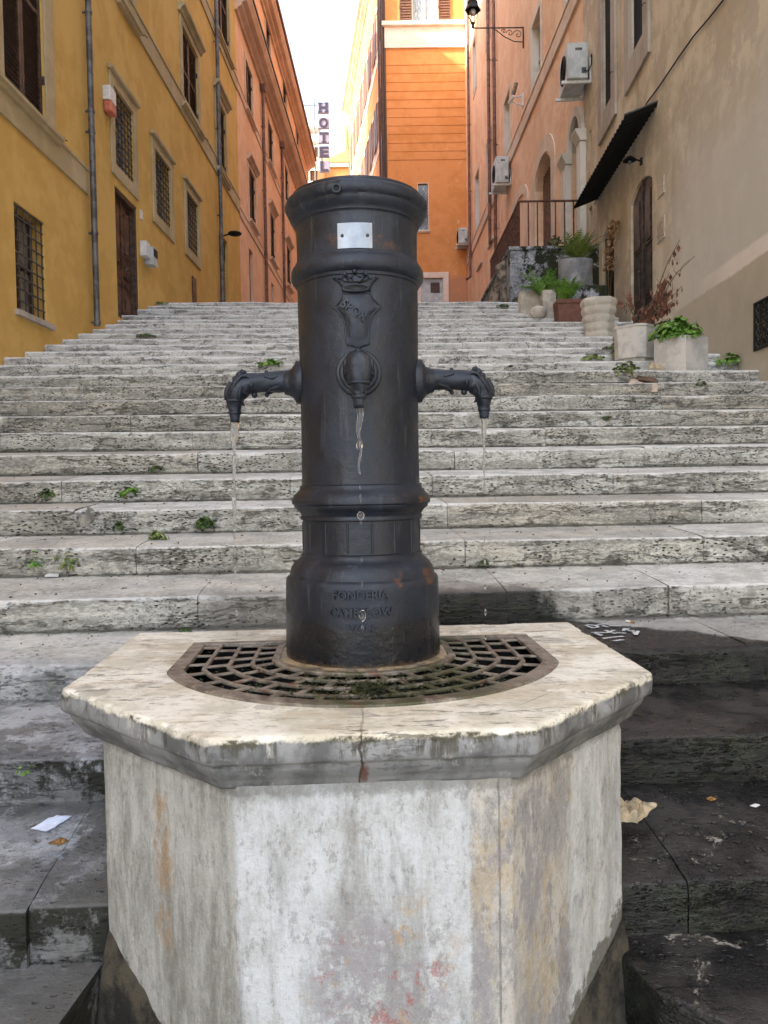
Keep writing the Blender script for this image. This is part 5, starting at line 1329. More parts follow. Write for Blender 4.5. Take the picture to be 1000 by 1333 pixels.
# ------------------------------------------------------------------ plants
def leaf_faces(mb, c, nrm, size, rnd, aspect=.8):
    nrm = nrm.normalized(); u = nrm.orthogonal().normalized(); a = rnd.random() * 6.28
    u2 = u * math.cos(a) + nrm.cross(u) * math.sin(a); v2 = nrm.cross(u2)
    L_ = size; w_ = size * aspect * .5
    pts = [c - u2 * L_ * .5, c - u2 * L_ * .15 + v2 * w_, c + u2 * L_ * .25 + v2 * w_ * .7, c + u2 * L_ * .5 - nrm * L_ * .1, c + u2 * L_ * .25 - v2 * w_ * .7, c - u2 * L_ * .15 - v2 * w_, c + nrm * L_ * .05]
    mb.add(pts, [(0, 1, 6), (1, 2, 6), (2, 3, 6), (3, 4, 6), (4, 5, 6), (5, 0, 6)])
def bush(name, c, rx, ry, rz, n_, size, mat, label, cat='plant', seed=1, group=None, stems=True, parent=None, part='foliage'):
    rnd = random.Random(seed); c = Vector(c)
    root = parent or empty(name, c, label, cat, group)
    mb = MB()
    for _ in range(n_):
        a = rnd.random() * 6.283; el = rnd.random() ** .7 * 1.45; rr_ = rnd.uniform(.55, 1.05)
        d_ = Vector((math.cos(a) * math.cos(el), math.sin(a) * math.cos(el), math.sin(el)))
        lump = 1 + .25 * n3(d_.x * 2.5 + seed, d_.y * 2.5, d_.z * 2.5)
        p = c + Vector((d_.x * rx, d_.y * ry, d_.z * rz)) * rr_ * lump
        leaf_faces(mb, p, d_ + Vector((rnd.uniform(-.6, .6), rnd.uniform(-.6, .6), rnd.uniform(0, .9))), size * rnd.uniform(.6, 1.25), rnd)
    mb.build(part, mat, root, recalc=False)
    if stems:
        mb = MB()
        for _ in range(max(4, n_ // 30)):
            a = rnd.random() * 6.283; p = c + Vector((math.cos(a) * rx * .8, math.sin(a) * ry * .8, rz * rnd.uniform(.3, .9)))
            mb.tube([c + W(math.cos(a) * rx * .1, math.sin(a) * ry * .1, -.01), (c + p) / 2 + W(0, 0, rz * .2), p], [size * .08, size * .06, size * .03], 4)
        mb.build('stem', mat, root)
    return root
def fern(mb, base, tip, n_, w, rnd):
    base, tip = Vector(base), Vector(tip); mid = (base + tip) / 2 + W(0, 0, (tip - base).length * .25)
    pts = [base.lerp(mid, t).lerp(mid.lerp(tip, t), t) for t in [k / n_ for k in range(n_ + 1)]]
    mb.tube(pts, [.004] * n_ + [.001], 4)
    for k in range(2, n_ + 1):
        t = (pts[k] - pts[k - 1]).normalized(); s = t.cross(W(0, 0, 1)).normalized(); l = w * math.sin(math.pi * min(1, k / n_ * .9 + .08))
        for sg in (-1, 1):
            d = (s * sg + t * .5).normalized(); nn = t.cross(d) * .3
            a, b = pts[k], pts[k] + d * l
            mb.add([a - t * l * .16, b, a + t * l * .2, (a + b) / 2 + W(0, 0, .004)], [(0, 1, 3), (1, 2, 3), (0, 3, 2)])
def fern_plant(name, c, r, h, n_, mat, label, seed=1, parent=None):
    rnd = random.Random(seed); c = Vector(c); root = parent or empty(name, c, label, 'plant'); mb = MB()
    for k in range(n_):
        a = rnd.random() * 6.283; rr_ = r * rnd.uniform(.4, 1.1)
        fern(mb, c + W(rnd.uniform(-.1, .1) * r, rnd.uniform(-.1, .1) * r, 0), c + W(math.cos(a) * rr_, math.sin(a) * rr_, h * rnd.uniform(.3, 1.1)), 12, r * rnd.uniform(.18, .3), rnd)
    mb.build('fronds', mat, root, recalc=False); return root
def stair_hit(px, py):
    """first intersection of the view ray with the stairs' surface"""
    r = ray(px, py); best = None
    for i in range(-3, 23):
        # riser plane q=Q[i]
        nq = Vector((-sT, cT, 0)); t = Q[i] / r.dot(nq); h = r * t
        zb2 = ZN[i] - RIS[i]
        if zb2 - .02 <= h.z <= ZN[i]: best = (t, h, 'r', i) if best is None or t < best[0] else best
        # tread as sloped plane
        q0, z0 = Q[i], ZN[i]; q1, z1 = Q[i + 1], (ZN[i + 1] - RIS[i + 1] if i < 22 else ZN[i] + .05)
        sl = (z1 - z0) / (q1 - q0); rq = r.dot(nq)
        den = r.z - sl * rq
        if abs(den) > 1e-6:
            t = (z0 - sl * q0) / den; h = r * t
            if q0 <= t * rq <= q1 and t > 0: best = (t, h, 't', i) if best is None or t < best[0] else best
    return best
# right side furniture -------------------------------------------------------
def step_q(i): return Q[i], ZN[i]
def onstep(px, i, frac=.4):
    """a point on tread i seen at picture column px"""
    q = Q[i] + (Q[i + 1] - Q[i]) * frac; z0 = ZN[i]; z1 = (ZN[i + 1] - RIS[i + 1]) if i < 22 else z0
    y = q / cT
    x = (px - 500) / 1000 * (q) ; x = (px - 500) / 1000 * (q + x * .055)
    return Vector((x, q + x * .055, z0 + (z1 - z0) * frac + .004))
# marble box planter (nearest) on tread 9
def boxplanter(name, pxl, pxr, i, frac, depth, z_top_px, mat, label, flare=0, oct_=False, ribs=0, rim=False, rot=None):
    a = onstep(pxl, i, frac); b = onstep(pxr, i, frac); z0 = min(a.z, b.z) - .01; D_ = (a.y + b.y) / 2
    z1 = (630 - z_top_px) / 1000 * D_
    t = empty(name, W((a.x + b.x) / 2, D_, z0), label, 'planter')
    x0, x1, y0, y1 = a.x, b.x, D_, D_ + depth; h = z1 - z0
    if ribs:
        mb = MB(); P = []
        nn = ribs * 6 + 2
        for k in range(nn + 1):
            f_ = k / nn; e = .022 * abs(math.sin(math.pi * f_ * ribs)) ** .7 - .05 * (1 - f_); 
            P.append([W(x, y, z0 + h * f_) for x, y in ((x0 - e, y0 + .12 - e), (x0 + .12 - e, y0 - e), (x1 - .12 + e, y0 - e), (x1 + e, y0 + .12 - e), (x1 + e, y1 - .12 + e), (x1 - .12 + e, y1 + e), (x0 + .12 - e, y1 + e), (x0 - e, y1 - .12 + e))])
        mb.grid(P, close=True, smooth=False); mb.add(P[-1], [tuple(range(8))]); mb.build('pot', mat, t)
    elif oct_:
        mb = MB(); P = []; ch = .16
        for f_, e in ((0, -.05), (.12, -.05), (.13, 0), (.93, 0.015), (.94, .03), (1, .03)):
            P.append([W(x, y, z0 + h * f_) for x, y in ((x0 - e, y0 + ch), (x0 + ch, y0 - e), (x1 - ch, y0 - e), (x1 + e, y0 + ch), (x1 + e, y1 - ch), (x1 - ch, y1 + e), (x0 + ch, y1 + e), (x0 - e, y1 - ch))])
        mb.grid(P, close=True, smooth=False)
        wl = .05; inner = [W(x, y, z0 + h) for x, y in ((x0 + wl, y0 + ch), (x0 + ch, y0 + wl), (x1 - ch, y0 + wl), (x1 - wl, y0 + ch), (x1 - wl, y1 - ch), (x1 - ch, y1 - wl), (x0 + ch, y1 - wl), (x0 + wl, y1 - ch))]
        mb.grid([P[-1], inner, [v - W(0, 0, .06) for v in inner]], close=True, smooth=False); mb.add([v - W(0, 0, .06) for v in inner], [tuple(range(8))])
        mb.build('pot', mat, t, bevel=.006)
    else:
        mb = MB(); e = flare
        top = [(x0 - e, y0 - e), (x1 + e, y0 - e), (x1 + e, y1 + e), (x0 - e, y1 + e)]; bot = [(x0, y0), (x1, y0), (x1, y1), (x0, y1)]
        wl = .04
        if rot:
            xm = x0 + (x1 - x0) * rot; bot = [(x0, y0 + .22), (xm, y0), (x1, y0 + .16), (x0 + x1 - xm, y0 + .38)]; top = bot
        cxx = sum(p[0] for p in top) / 4; cyy = sum(p[1] for p in top) / 4
        inn = [(cxx + (x - cxx) * .86, cyy + (y - cyy) * .86) for x, y in top]
        mb.grid([[W(x, y, z0) for x, y in bot], [W(x, y, z1) for x, y in top], [W(x, y, z1) for x, y in inn], [W(x, y, z1 - .05) for x, y in inn]], close=True, smooth=False)
        mb.add([W(x, y, z1 - .05) for x, y in inn], [(0, 1, 2, 3)]); mb.add([W(x, y, z0) for x, y in bot], [(0, 1, 2, 3)])
        mb.build('pot', mat, t, bevel=.006)
        if rim: mb = MB(); mb.box(W, x0 - e - .02, x1 + e + .02, y0 - e - .02, y0 - e + .002, z1 - .06, z1 + .004); mb.build('pot_rim', mat, t)
    return (x0 + x1) / 2, D_ + depth / 2, z1, t
x_, y_, z_, t1 = boxplanter('planter', 862, 930, 9, .08, .42, 443, 'marble', 'grey marble box planter with bushy green plant, nearest on the right', rot=.46)
bush('green_bush', (x_ - .06, y_ - .02, z_ - .03), .29, .22, .22, 900, .055, 'leaf', 'bright green bush growing in the marble box planter', 'plant', 5)
x_, y_, z_, t2 = boxplanter('planter', 812, 860, 10, .0, .45, 428, 'marble', 'grey concrete planter holding a dead shrub', oct_=True)
# dead shrub
sh_ = empty('dead_shrub', W(x_, y_, z_ - .05), 'dead shrub with hanging red brown leaves in the concrete planter', 'shrub')
rnd = random.Random(11); mb = MB(); ml = MB()
def twig(p, q, r, lv):
    pts = [p, p.lerp(q, .5) + W(rnd.uniform(-.05, .05), rnd.uniform(-.05, .05), .02), q]; mb.tube(pts, [r, r * .75, r * .4], 5)
    for _ in range(lv):
        t = rnd.uniform(.25, 1.0); c = p.lerp(q, t) + W(rnd.uniform(-.03, .03), rnd.uniform(-.03, .03), -.03)
        l = rnd.uniform(.05, .09); w_ = l * .28; a = rnd.random() * 3.14; s = W(math.cos(a), math.sin(a), 0) * w_
        ml.add([c + W(0, 0, l * .5), c + s, c - W(0, 0, l * .55), c - s, c + W(s.y, -s.x, 0) * .5], [(0, 1, 4), (1, 2, 4), (2, 3, 4), (3, 0, 4)])
B0 = W(x_ + .05, y_, z_ - .05)
def tgt(px, py, dy=0): return at_y(px, py, y_ + dy)
for px, py, lv in ((885, 312, 5), (905, 333, 2), (872, 355, 16), (868, 380, 20), (860, 372, 14), (880, 390, 18), (851, 385, 10), (862, 398, 20), (820, 380, 7), (806, 390, 5), (838, 400, 10), (873, 400, 18), (868, 420, 14), (852, 415, 14), (888, 372, 8), (840, 415, 12), (826, 410, 8)):
    q_ = tgt(px, py, rnd.uniform(-.15, .2)); m_ = B0.lerp(q_, .45) + W(rnd.uniform(-.04, .04), 0, .03)
    twig(B0 + W(rnd.uniform(-.06, .06), rnd.uniform(-.06, .06), 0), m_, .011, lv // 3); twig(m_, q_, .007, lv)
    for _ in range(2): twig(m_.lerp(q_, .5), m_.lerp(q_, .6) + W(rnd.uniform(-.12, .12), rnd.uniform(-.1, .1), rnd.uniform(.02, .14)), .004, lv // 5)
mb.build('branches', 'twig', sh_); ml.build('leaves', 'leafdry', sh_, recalc=False)
x_, y_, z_, t3 = boxplanter('planter', 766, 806, 14, .35, .42, 392, 'ribstone', 'cream planter with horizontal ribs left of the concrete one', ribs=5)
x_, y_, z_, t4 = boxplanter('planter', 730, 763, 17, .2, .3, 396, 'terracotta', 'reddish brown plastic trough planter with leafy plants', flare=.03, rim=True)
fern_plant('potted_plant', (x_ - .05, y_, z_ - .05), .42, .42, 30, 'leaf', 'feathery green plants growing in the brown trough', 3)
x_, y_, z_, t5 = boxplanter('planter', 681, 706, 19, .1, .3, 384, 'creamstone', 'cream block planter, left one of the pair near the mossy wall')
x_, y_, z_, t6 = boxplanter('planter', 709, 726, 18, .4, .3, 383, 'creamstone', 'cream block planter, right one of the pair near the mossy wall')
fern_plant('potted_plant', (x_ - .1, y_, z_ - .06), .42, .40, 34, 'leaf', 'green fern spilling over the two cream block planters', 8)
# rock
c_ = onstep(703, 18, .2); mb = MB(); P = []
for i in range(9):
    r_ = math.sin(math.pi * i / 8); P.append([c_ + W(r_ * .15 * math.cos(a) * (1 + .2 * n3(math.cos(a), math.sin(a), i)), r_ * .13 * math.sin(a), .1 - .11 * math.cos(math.pi * i / 8)) for a in [2 * math.pi * k / 14 for k in range(14)]])
mb.grid(P, close=True); tag(mb.build('boulder', 'creamstone'), 'rounded grey stone lying before the cream block planters', 'stone')
c_ = stair_hit(112, 676)[1] + W(0, .022, -.045); mb = MB(); P = []
for i in range(9):
    r_ = math.sin(math.pi * i / 8); P.append([c_ + W(r_ * .052 * math.cos(a) * (1.15 + .7 * n3(math.cos(a) * 2.5, math.sin(a) * 2, i * .7)), r_ * .034 * math.sin(a) * (1 + .5 * n3(i, a, 3)), .045 - .055 * math.cos(math.pi * i / 8) + .014 * math.cos(a)) for a in [2 * math.pi * k / 14 for k in range(14)]])
mb.grid(P, close=True); tag(mb.build('wedged_stone', flat('dull_grey_stone', (.27, .255, .215), .9, var=.3, sc=18, bump=.8)), 'rough grey stone wedged in a broken step at left', 'stone')
# terrace block with rail
yb_ = 11.75 * K
xw = R1.P(yb_, 0).x
tl = at_y(664, 326, yb_); base = at_y(664, 402, yb_)
ter = empty('terrace', W(tl.x + .4, yb_, base.z - .1), 'mossy grey masonry terrace block with rusty railing', 'terrace')
mb = MB(); mb.box(W, tl.x, xw + .1, yb_, yb_ + 4.5, base.z - .6, tl.z); mb.build('block', 'mossy', ter, bevel=.02)
mb = MB(); mb.box(W, tl.x - .04, xw, yb_ - .05, yb_ + 4.5, tl.z + .001, tl.z + .07); mb.build('coping', 'mossy', ter, bevel=.015)
rt = at_y(676, 262, yb_ + .05); rx0 = rt.x; zr0, zr1 = tl.z + .07, rt.z
rail = empty('railing', W(rx0, yb_ + .05, zr0), 'rusty iron railing on top of the mossy terrace', 'railing')
mb = MB(); mb.box(W, rx0, 4.05, yb_ + .03, yb_ + .07, zr1 - .02, zr1 + .01); mb.build('top_rail', 'rail', rail)
for k in range(7):
    xx = rx0 + (4.0 - rx0) * k / 6.5; mb = MB(); tw = .012; mb.box(W, xx - tw, xx + tw, yb_ + .04, yb_ + .065, zr0, zr1 - .021)
    mb.build('baluster', 'rail', rail)
y2 = yb_ + 4.2
mb = MB()
mb.box(W, rx0 - .02, rx0 + .02, yb_ + .08, y2, zr1 - .03, zr1 + .012)
mb.build('side_rail', 'rail', rail)
for k in range(44):
    yy = yb_ + .1 + (y2 - yb_ - .15) * k / 43; mb = MB(); mb.box(W, rx0 - .012, rx0 + .012, yy - .016, yy + .016, zr0 - .35, zr1 - .031); mb.build('baluster', 'rail', rail)
# bent sheets leaning on the block
for (pa, pb, pc, pd_, lab) in (((642, 348), (657, 338), (662, 402), (655, 404), 'bent weathered metal sheet leaning on the terrace, larger of two'), ((636, 392), (650, 352), (652, 402), (641, 402), 'bent weathered metal sheet behind the larger one')):
    yy = yb_ + (.1 if pa[0] == 642 else .6); q = [at_y(p[0], p[1], yy) for p in (pa, pb, pc, pd_)]
    mb = MB(); m1 = q[0].lerp(q[3], .45) + W(.10, -.08, 0); m2 = q[1].lerp(q[2], .5) + W(0, -.02, 0)
    for e in (0, .015): mb.add([v + W(0, e, 0) for v in (q[0], q[1], m2, m1, q[2], q[3])], [(0, 1, 2, 3), (3, 2, 4, 5)])
    tag(mb.build('metal_sheet', 'rust_sheet', recalc=False), lab, 'metal sheet')
mb = MB(); a_ = at_y(637, 395, yb_ + 2.5)
mb.box(W, tl.x - .35, tl.x - .05, yb_ + .4, yb_ + 4.4, base.z - .3, base.z + .25); tag(mb.build('rubble_wall', 'mossy', bevel=.05), 'low dark rubble wall left of the terrace', 'wall')
# tub on stone ledge
yt_ = 10.0 * K; a = at_y(731, 350, yt_); b = at_y(776, 350, yt_); zb_, zt2 = at_y(752, 372, yt_).z, at_y(752, 335, yt_).z; cx, rx_ = (a.x + b.x) / 2, (b.x - a.x) / 2
mb = MB(); mb.box(W, a.x + .05, b.x + .2, yt_ - .05, yt_ + .6, zb_ - .9, zb_ - .002); tag(mb.build('stone_ledge', 'mossy', bevel=.03), 'dark stone ledge under the grey metal tub', 'ledge')
tb = empty('metal_tub', W(cx, yt_ + .2, zb_), 'oval grey metal tub planter on the stone ledge', 'planter')
mb = MB(); mb.lathe([(.001, zb_), (.97, zb_), (1, zb_ + .03), (1.0, zt2 - .02), (1.02, zt2), (.96, zt2), (.95, zt2 - .06), (.001, zt2 - .06)], lambda x, y, z: W(cx + x * rx_, yt_ + .22 + y * rx_ * .75, z), 36); mb.build('tub', 'metaltub', tb)
fern_plant('tub_plant', (cx + .05, yt_ + .2, zt2 - .05), .48, .5, 34, 'leafy', 'yellow green plant growing in the grey metal tub', 15)
bush('hanging_plant', (at_y(724, 325, yb_ - .05).x, yb_ - .05, tl.z + .02), .22, .2, .22, 160, .05, 'leafd', 'dark leafy plant at the edge of the terrace top', 'plant', 21)
# dry climber by the arched gate
u_, z_ = R1.hit(802, 388)
vn = empty('dry_climber', R1.P(u_, z_, .08), 'withered climbing plant beside the dark arched gate', 'climber'); mb = MB(); ml = MB(); rnd = random.Random(4)
vp = [R1.hit(x, y) for x, y in ((799, 392), (801, 365), (804, 345), (803, 325), (806, 305), (808, 292))]
mb.tube([R1.P(u, z, .08) for u, z in vp], [.012, .011, .010, .009, .007, .004], 5)
for _ in range(150):
    k = rnd.uniform(1.6, 4.99); i_ = int(k); f_ = k - i_; u = vp[i_][0] * (1 - f_) + vp[i_ + 1][0] * f_ + rnd.uniform(-.22, .12); z = vp[i_][1] * (1 - f_) + vp[i_ + 1][1] * f_ + rnd.uniform(-.06, .06)
    leaf_faces(ml, R1.P(u, z, .05 + rnd.uniform(0, .16)), Vector((rnd.uniform(-1, 1), rnd.uniform(-1, 1), rnd.uniform(-1, 1))), rnd.uniform(.05, .09), rnd)
for _ in range(8):
    u, z = vp[rnd.randint(0, 3)]; mb.tube([R1.P(u, z, .08), R1.P(u + rnd.uniform(-.1, .35), z + rnd.uniform(.1, .4), .1)], [.006, .003], 4)
mb.build('stems', 'twig', vn); ml.build('leaves', 'dry_vine', vn, recalc=False)

# weeds in the joints
weeds = [(45, 742, .05, .07, 26, 'leaf', 'broad leafed weed at the left edge of the step'), (90, 740, .055, .07, 24, 'leafy', 'weed with spread leaves right of the small white scrap'),
 (168, 646, .06, .04, 60, 'leaf', 'low green tuft in the joint of the fourth step left'), (62, 648, .06, .04, 44, 'leafd', 'dark low tuft at the far left of the steps'),
 (205, 702, .05, .03, 50, 'leafy', 'moss weed over the big joint left of the fountain'), (205, 613, .05, .03, 30, 'leafd', 'small weed on the tread above the broken slab'),
 (353, 477, .12, .06, 60, 'leaf', 'green tuft above the left spout'), (242, 822, .03, .012, 30, 'leafd', 'moss spot at the foot of the riser left of the basin'),
 (630, 738, .03, .03, 40, 'leafd', 'moss tuft in the crack right of the pillar'), (35, 1010, .03, .03, 8, 'leaf', 'tiny seedling on the dark riser at lower left'),
 (809, 468, .16, .26, 70, 'leafy', 'tall wispy weed left of the concrete planter'), (815, 488, .13, .10, 60, 'leafy', 'trailing weed on the nosing under the concrete planter'),
 (950, 476, .16, .10, 90, 'leaf', 'round leafy weed between marble planter and wall'), (887, 476, .05, .10, 14, 'leaf', 'small upright weed before the marble planter'),
 (797, 455, .12, .03, 50, 'leafd', 'dark ground weed beneath the ribbed planter'), (770, 470, .14, .06, 50, 'leafy', 'sprawling weed on the tread left of the tall wispy weed'),
 (745, 418, .2, .05, 90, 'leaf', 'low weeds in front of the brown trough'), (690, 408, .16, .05, 70, 'leaf', 'low weeds by the rounded stone'), (655, 400, .14, .04, 40, 'leafd', 'weeds at the foot of the terrace'),
 (716, 412, .15, .12, 90, 'leafd', 'leafy clump between rounded stone and brown trough'), (790, 546, .05, .02, 30, 'leafd', 'tiny moss tuft on the sixth step right'), (912, 505, .06, .07, 24, 'leafd', 'small weed right of the cardboard'),
 (190, 440, .12, .05, 40, 'leafd', 'weed tuft high on the left steps'), (208, 397, .15, .05, 40, 'leafy', 'weed tuft near the top step by the ochre wall'), (664, 480, .05, .03, 14, 'leafd', 'moss dot above the right spout'),
 (268, 688, .05, .05, 90, 'leafd', 'dark moss clump on the riser left of the pillar'), (155, 690, .03, .04, 60, 'leafd', 'dark moss clump beside the wedged stone'), (500, 10, .0, .0, 0, '', ''), (115, 425, .0, .0, 0, '', '')]
for k, (px, py, r_, h_, n_, mt, lab) in enumerate(weeds):
    if not n_: continue
    hp = stair_hit(px, py)
    if hp is None: continue
    r_ *= 1.25; h_ *= 1.3; n_ = int(n_ * 1.2); sz = max(.014, min(.06, r_ * .5)); 
    bush('weed', hp[1] + W(0, -.01, 0), r_, r_ * .5, h_, n_, sz, mt, lab, 'weed', 40 + k, 'weeds growing in the step joints', stems=k in (0, 1, 10))
# moss in the grate
c_ = PQ(ax_p + .01, ax_q - .40, ZT + .004)
mb = MB(); rnd = random.Random(77)
for _ in range(1500):
    a = rnd.gauss(0, .42); rr_ = rnd.uniform(.27, .49); p_ = gp(rr_, a); leaf_faces(mb, PQ(p_[0], p_[1], ZT + rnd.uniform(-.012, .006)), Vector((rnd.uniform(-.5, .5), rnd.uniform(-.5, .5), 1)), rnd.uniform(.004, .011), rnd)
for _ in range(350):
    p_ = (ax_p + .005 + rnd.gauss(0, .022), ax_q - .40 + rnd.gauss(0, .03)); leaf_faces(mb, PQ(p_[0], p_[1], ZT + rnd.uniform(-.005, .012)), Vector((rnd.uniform(-.5, .5), rnd.uniform(-.5, .5), 1)), rnd.uniform(.006, .014), rnd)
tag(mb.build('moss', leafmat('dark_moss', (.012, .016, .005), (.05, .058, .016)), recalc=False), 'dark wet moss grown over the middle of the grate', 'moss', kind='stuff')

# ------------------------------------------------------------------ litter
def crumple(name, corners, z_off, amp, mat, label, cat, seed, nx=8, ny=8, th=.0015):
    """a crumpled sheet; corners are world points in order"""
    A, B, C_, D_ = [Vector(c) for c in corners]; mb = MB()
    for lay_ in (0, 1):
        P = []
        for i in range(nx + 1):
            row = []
            for j in range(ny + 1):
                u, v = i / nx, j / ny; p = A.lerp(B, u).lerp(D_.lerp(C_, u), v)
                e = abs(n3(u * 2.3 + seed, v * 2.3, 1)) * amp * 1.3 + abs(n3(u * 6 + seed, v * 6, 3)) * amp * .35; e *= min(1, 6 * min(u, 1 - u, v, 1 - v) + .15)
                row.append(p + W(n3(u * 2.2, v * 2.2, seed) * amp * .35, n3(u * 2.2, v * 2.2, seed + 5) * amp * .35, z_off + e - lay_ * th))
            P.append(row)
        mb.grid(P, smooth=False)
    return tag(mb.build(name, mat, recalc=False), label, cat)
def sp(px, py): return stair_hit(px, py)[1]
crumple('paper_scrap', [sp(40, 1080), sp(62, 1084), sp(94, 1064), sp(74, 1063)], .004, .012, 'paper', 'pale blue torn paper on the lower left step', 'paper', 3)
crumple('paper_scrap', [sp(58, 752), sp(76, 752), sp(77, 747), sp(60, 747)], .004, .01, 'whitebox', 'tiny white paper scrap between two weeds', 'paper', 5, 3, 3)
crumple('paper_bag', [at_z(798, 1070, -.915), at_z(832, 1074, -.915), at_z(856, 1050, -.915), at_z(800, 1044, -.915)], .004, .055, 'kraft', 'crumpled brown paper bag on the wet step right of the basin', 'paper bag', 9, 18, 18)
crumple('paper_scrap', [sp(976, 1050), sp(984, 1052), sp(990, 1049), sp(983, 1047)], .003, .003, 'whitebox', 'small white scrap on the wet step at right edge', 'paper', 6, 3, 3)
crumple('fallen_leaf', [sp(919, 1041), sp(926, 1044), sp(933, 1041), sp(925, 1038)], .003, .008, 'leafochre', 'yellow brown fallen leaf on the wet right step', 'leaf', 2, 4, 4)
crumple('fallen_leaf', [sp(63, 1098), sp(76, 1103), sp(90, 1095), sp(80, 1092)], .003, .015, 'leafochre', 'curled brown leaf below the pale blue paper', 'leaf', 4, 5, 5)
crumple('sweet_wrapper', [sp(68, 1118), sp(80, 1121), sp(92, 1110), sp(84, 1108)], .003, .008, M['steel'], 'shiny small wrapper on the lower left step', 'wrapper', 8, 4, 4)
a, b = sp(815, 810), sp(826, 812); mb = MB(); mb.tube([a + W(0, 0, .006), a.lerp(b, .55) + W(0, 0, .006)], .0045, 8); bt = empty('cigarette_butt', a, 'cigarette butt on the wet tread behind the basin', 'cigarette butt'); mb.build('paper', 'whitebox', bt)
mb = MB(); mb.tube([a.lerp(b, .56) + W(0, 0, .006), b + W(0, 0, .006)], .0045, 8); mb.build('filter', 'leafochre', bt)
crumple('cardboard', [sp(812, 511), sp(852, 511), sp(850, 498), sp(822, 494)], .012, .02, 'card', 'flattened cardboard sheet on the steps below the planters', 'cardboard', 12, 8, 5, .006)
crumple('cardboard', [sp(848, 511), sp(897, 509), sp(880, 503), sp(850, 500)], .008, .012, 'card', 'narrow torn cardboard strip right of the flat sheet', 'cardboard', 13, 8, 4, .004)
crumple('cardboard', [sp(826, 498), sp(858, 503), sp(852, 496), sp(830, 493)], .035, .02, 'twig', 'dark rolled cardboard piece on the flat sheet', 'cardboard', 14, 6, 4, .01)
a = onstep(846, 9, .1); b = onstep(868, 9, .1)
crumple('paper_bag', [a, b, b + W(-.02, .12, .05), a + W(.04, .12, .05)], .01, .06, 'kraft', 'small brown paper bag before the concrete planter', 'paper bag', 21, 7, 7)
# fine grit and crumbs scattered over the treads
mb = MB(); rnd = random.Random(99)
for _ in range(900):
    i = rnd.choice((-3, -2, -1, -1, 0, 0, 1, 1, 2, 3, 4, 5, 6)); fr = 1 - rnd.random() ** 2 * .95; p_ = rnd.uniform(-3.2, 3.2)
    if i < 0 and abs(p_ - .05) < .8: continue
    q_ = Q[i] + .03 + (Q[i + 1] - Q[i] - .06) * fr; zf = ZN[i] + (ZN[i + 1] - RIS[i + 1] - ZN[i]) * (q_ - Q[i]) / (Q[i + 1] - Q[i])
    r_ = rnd.uniform(.0015, .0055); c_ = PQ(p_, q_, zf + r_ * .6)
    a = rnd.random() * 6; e1 = W(math.cos(a), math.sin(a), 0) * r_ * rnd.uniform(.8, 2.2); e2 = W(-math.sin(a), math.cos(a), 0) * r_
    mb.add([c_ + e1, c_ + e2, c_ - e1, c_ - e2, c_ + W(0, 0, r_ * .7), c_ - W(0, 0, r_)], [(0, 1, 4), (1, 2, 4), (2, 3, 4), (3, 0, 4), (1, 0, 5), (2, 1, 5), (3, 2, 5), (0, 3, 5)])
tag(mb.build('grit', 'twig'), 'fine dark grit and crumbs scattered over the treads', 'grit', kind='stuff')
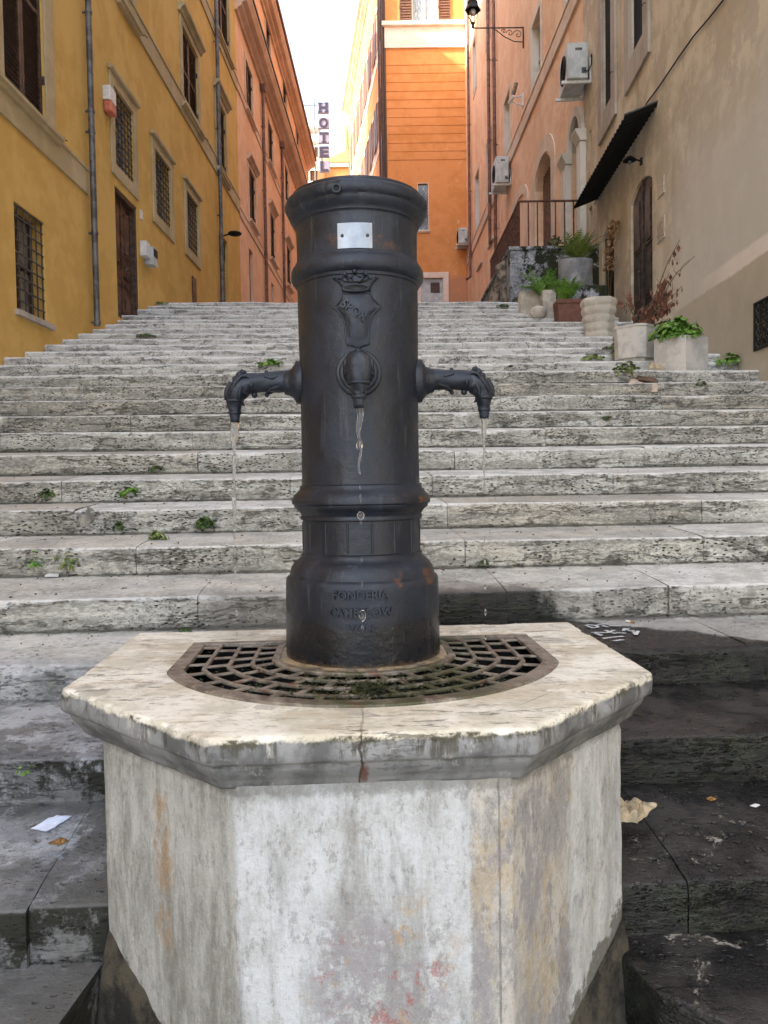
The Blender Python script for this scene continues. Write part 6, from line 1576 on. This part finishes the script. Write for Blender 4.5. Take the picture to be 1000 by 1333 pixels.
# chalk-white scrawl on the wet tread
mb = MB()
for pts in (((762, 816), (768, 815), (777, 816), (779, 818), (772, 819), (765, 817)), ((777, 815), (785, 814), (792, 814)), ((784, 816), (792, 818)), ((793, 816), (809, 816.5)), ((770, 825), (780, 825), (790, 825.5), (800, 822)), ((774, 826), (784, 829)), ((788, 822), (795, 825), (802, 826.5)), ((802, 825), (815, 826)), ((812, 823), (813, 820), (818, 820), (816, 822)), ((818, 823), (826, 823)), ((825, 824), (828, 828), (831, 823)), ((785, 833), (800, 831), (812, 830)), ((798, 836), (812, 834.5))):
    P_ = [sp(*p) for p in pts]
    for a, b in zip(P_[:-1], P_[1:]):
        d = (b - a); 
        if d.length < 1e-4: continue
        s = Vector((-d.y, d.x, 0)).normalized() * .007; mb.add([a + s + W(0, 0, .006), b + s + W(0, 0, .006), b - s + W(0, 0, .006), a - s + W(0, 0, .006)], [(0, 1, 2, 3)])
tag(mb.build('graffiti', 'chalk', recalc=False), 'white painted scrawl on the wet tread right of the basin', 'graffiti')

# ------------------------------------------------------------------ light
SUN_EL, SUN_AZ = rad(36), rad(250)     # azimuth measured from +Y toward +X
sd_ = Vector((math.sin(SUN_AZ) * math.cos(SUN_EL), math.cos(SUN_AZ) * math.cos(SUN_EL), math.sin(SUN_EL)))
sl = bpy.data.lights.new('sun', 'SUN'); sl.energy = 2.2; sl.angle = rad(.5); sl.color = (1, .93, .82)
so = bpy.data.objects.new('sun', sl); COL.objects.link(so); so.rotation_euler = (-sd_).to_track_quat('-Z', 'Y').to_euler(); so.location = (0, 0, 40)
wd = bpy.data.worlds.new('World'); SC.world = wd; wd.use_nodes = True; nt = wd.node_tree; nt.nodes.clear()
sky = nt.nodes.new('ShaderNodeTexSky'); sky.sky_type = 'NISHITA'; sky.sun_disc = False; sky.sun_elevation = SUN_EL; sky.sun_rotation = SUN_AZ
sky.air_density = 1.0; sky.dust_density = 3.0; sky.ozone_density = 1.0
hs_ = nt.nodes.new('ShaderNodeHueSaturation'); hs_.inputs['Saturation'].default_value = .74
bg = nt.nodes.new('ShaderNodeBackground'); bg.inputs[1].default_value = .15
ow = nt.nodes.new('ShaderNodeOutputWorld'); nt.links.new(sky.outputs[0], hs_.inputs['Color']); nt.links.new(hs_.outputs[0], bg.inputs[0]); nt.links.new(bg.outputs[0], ow.inputs[0])
vs_ = SC.view_settings; vs_.view_transform = 'Standard'; vs_.look = 'None'; vs_.exposure = 2.6; vs_.gamma = 1; vs_.use_curve_mapping = False
SC.cycles.max_bounces = 7; SC.cycles.diffuse_bounces = 4; SC.cycles.transmission_bounces = 8; SC.cycles.use_denoising = True
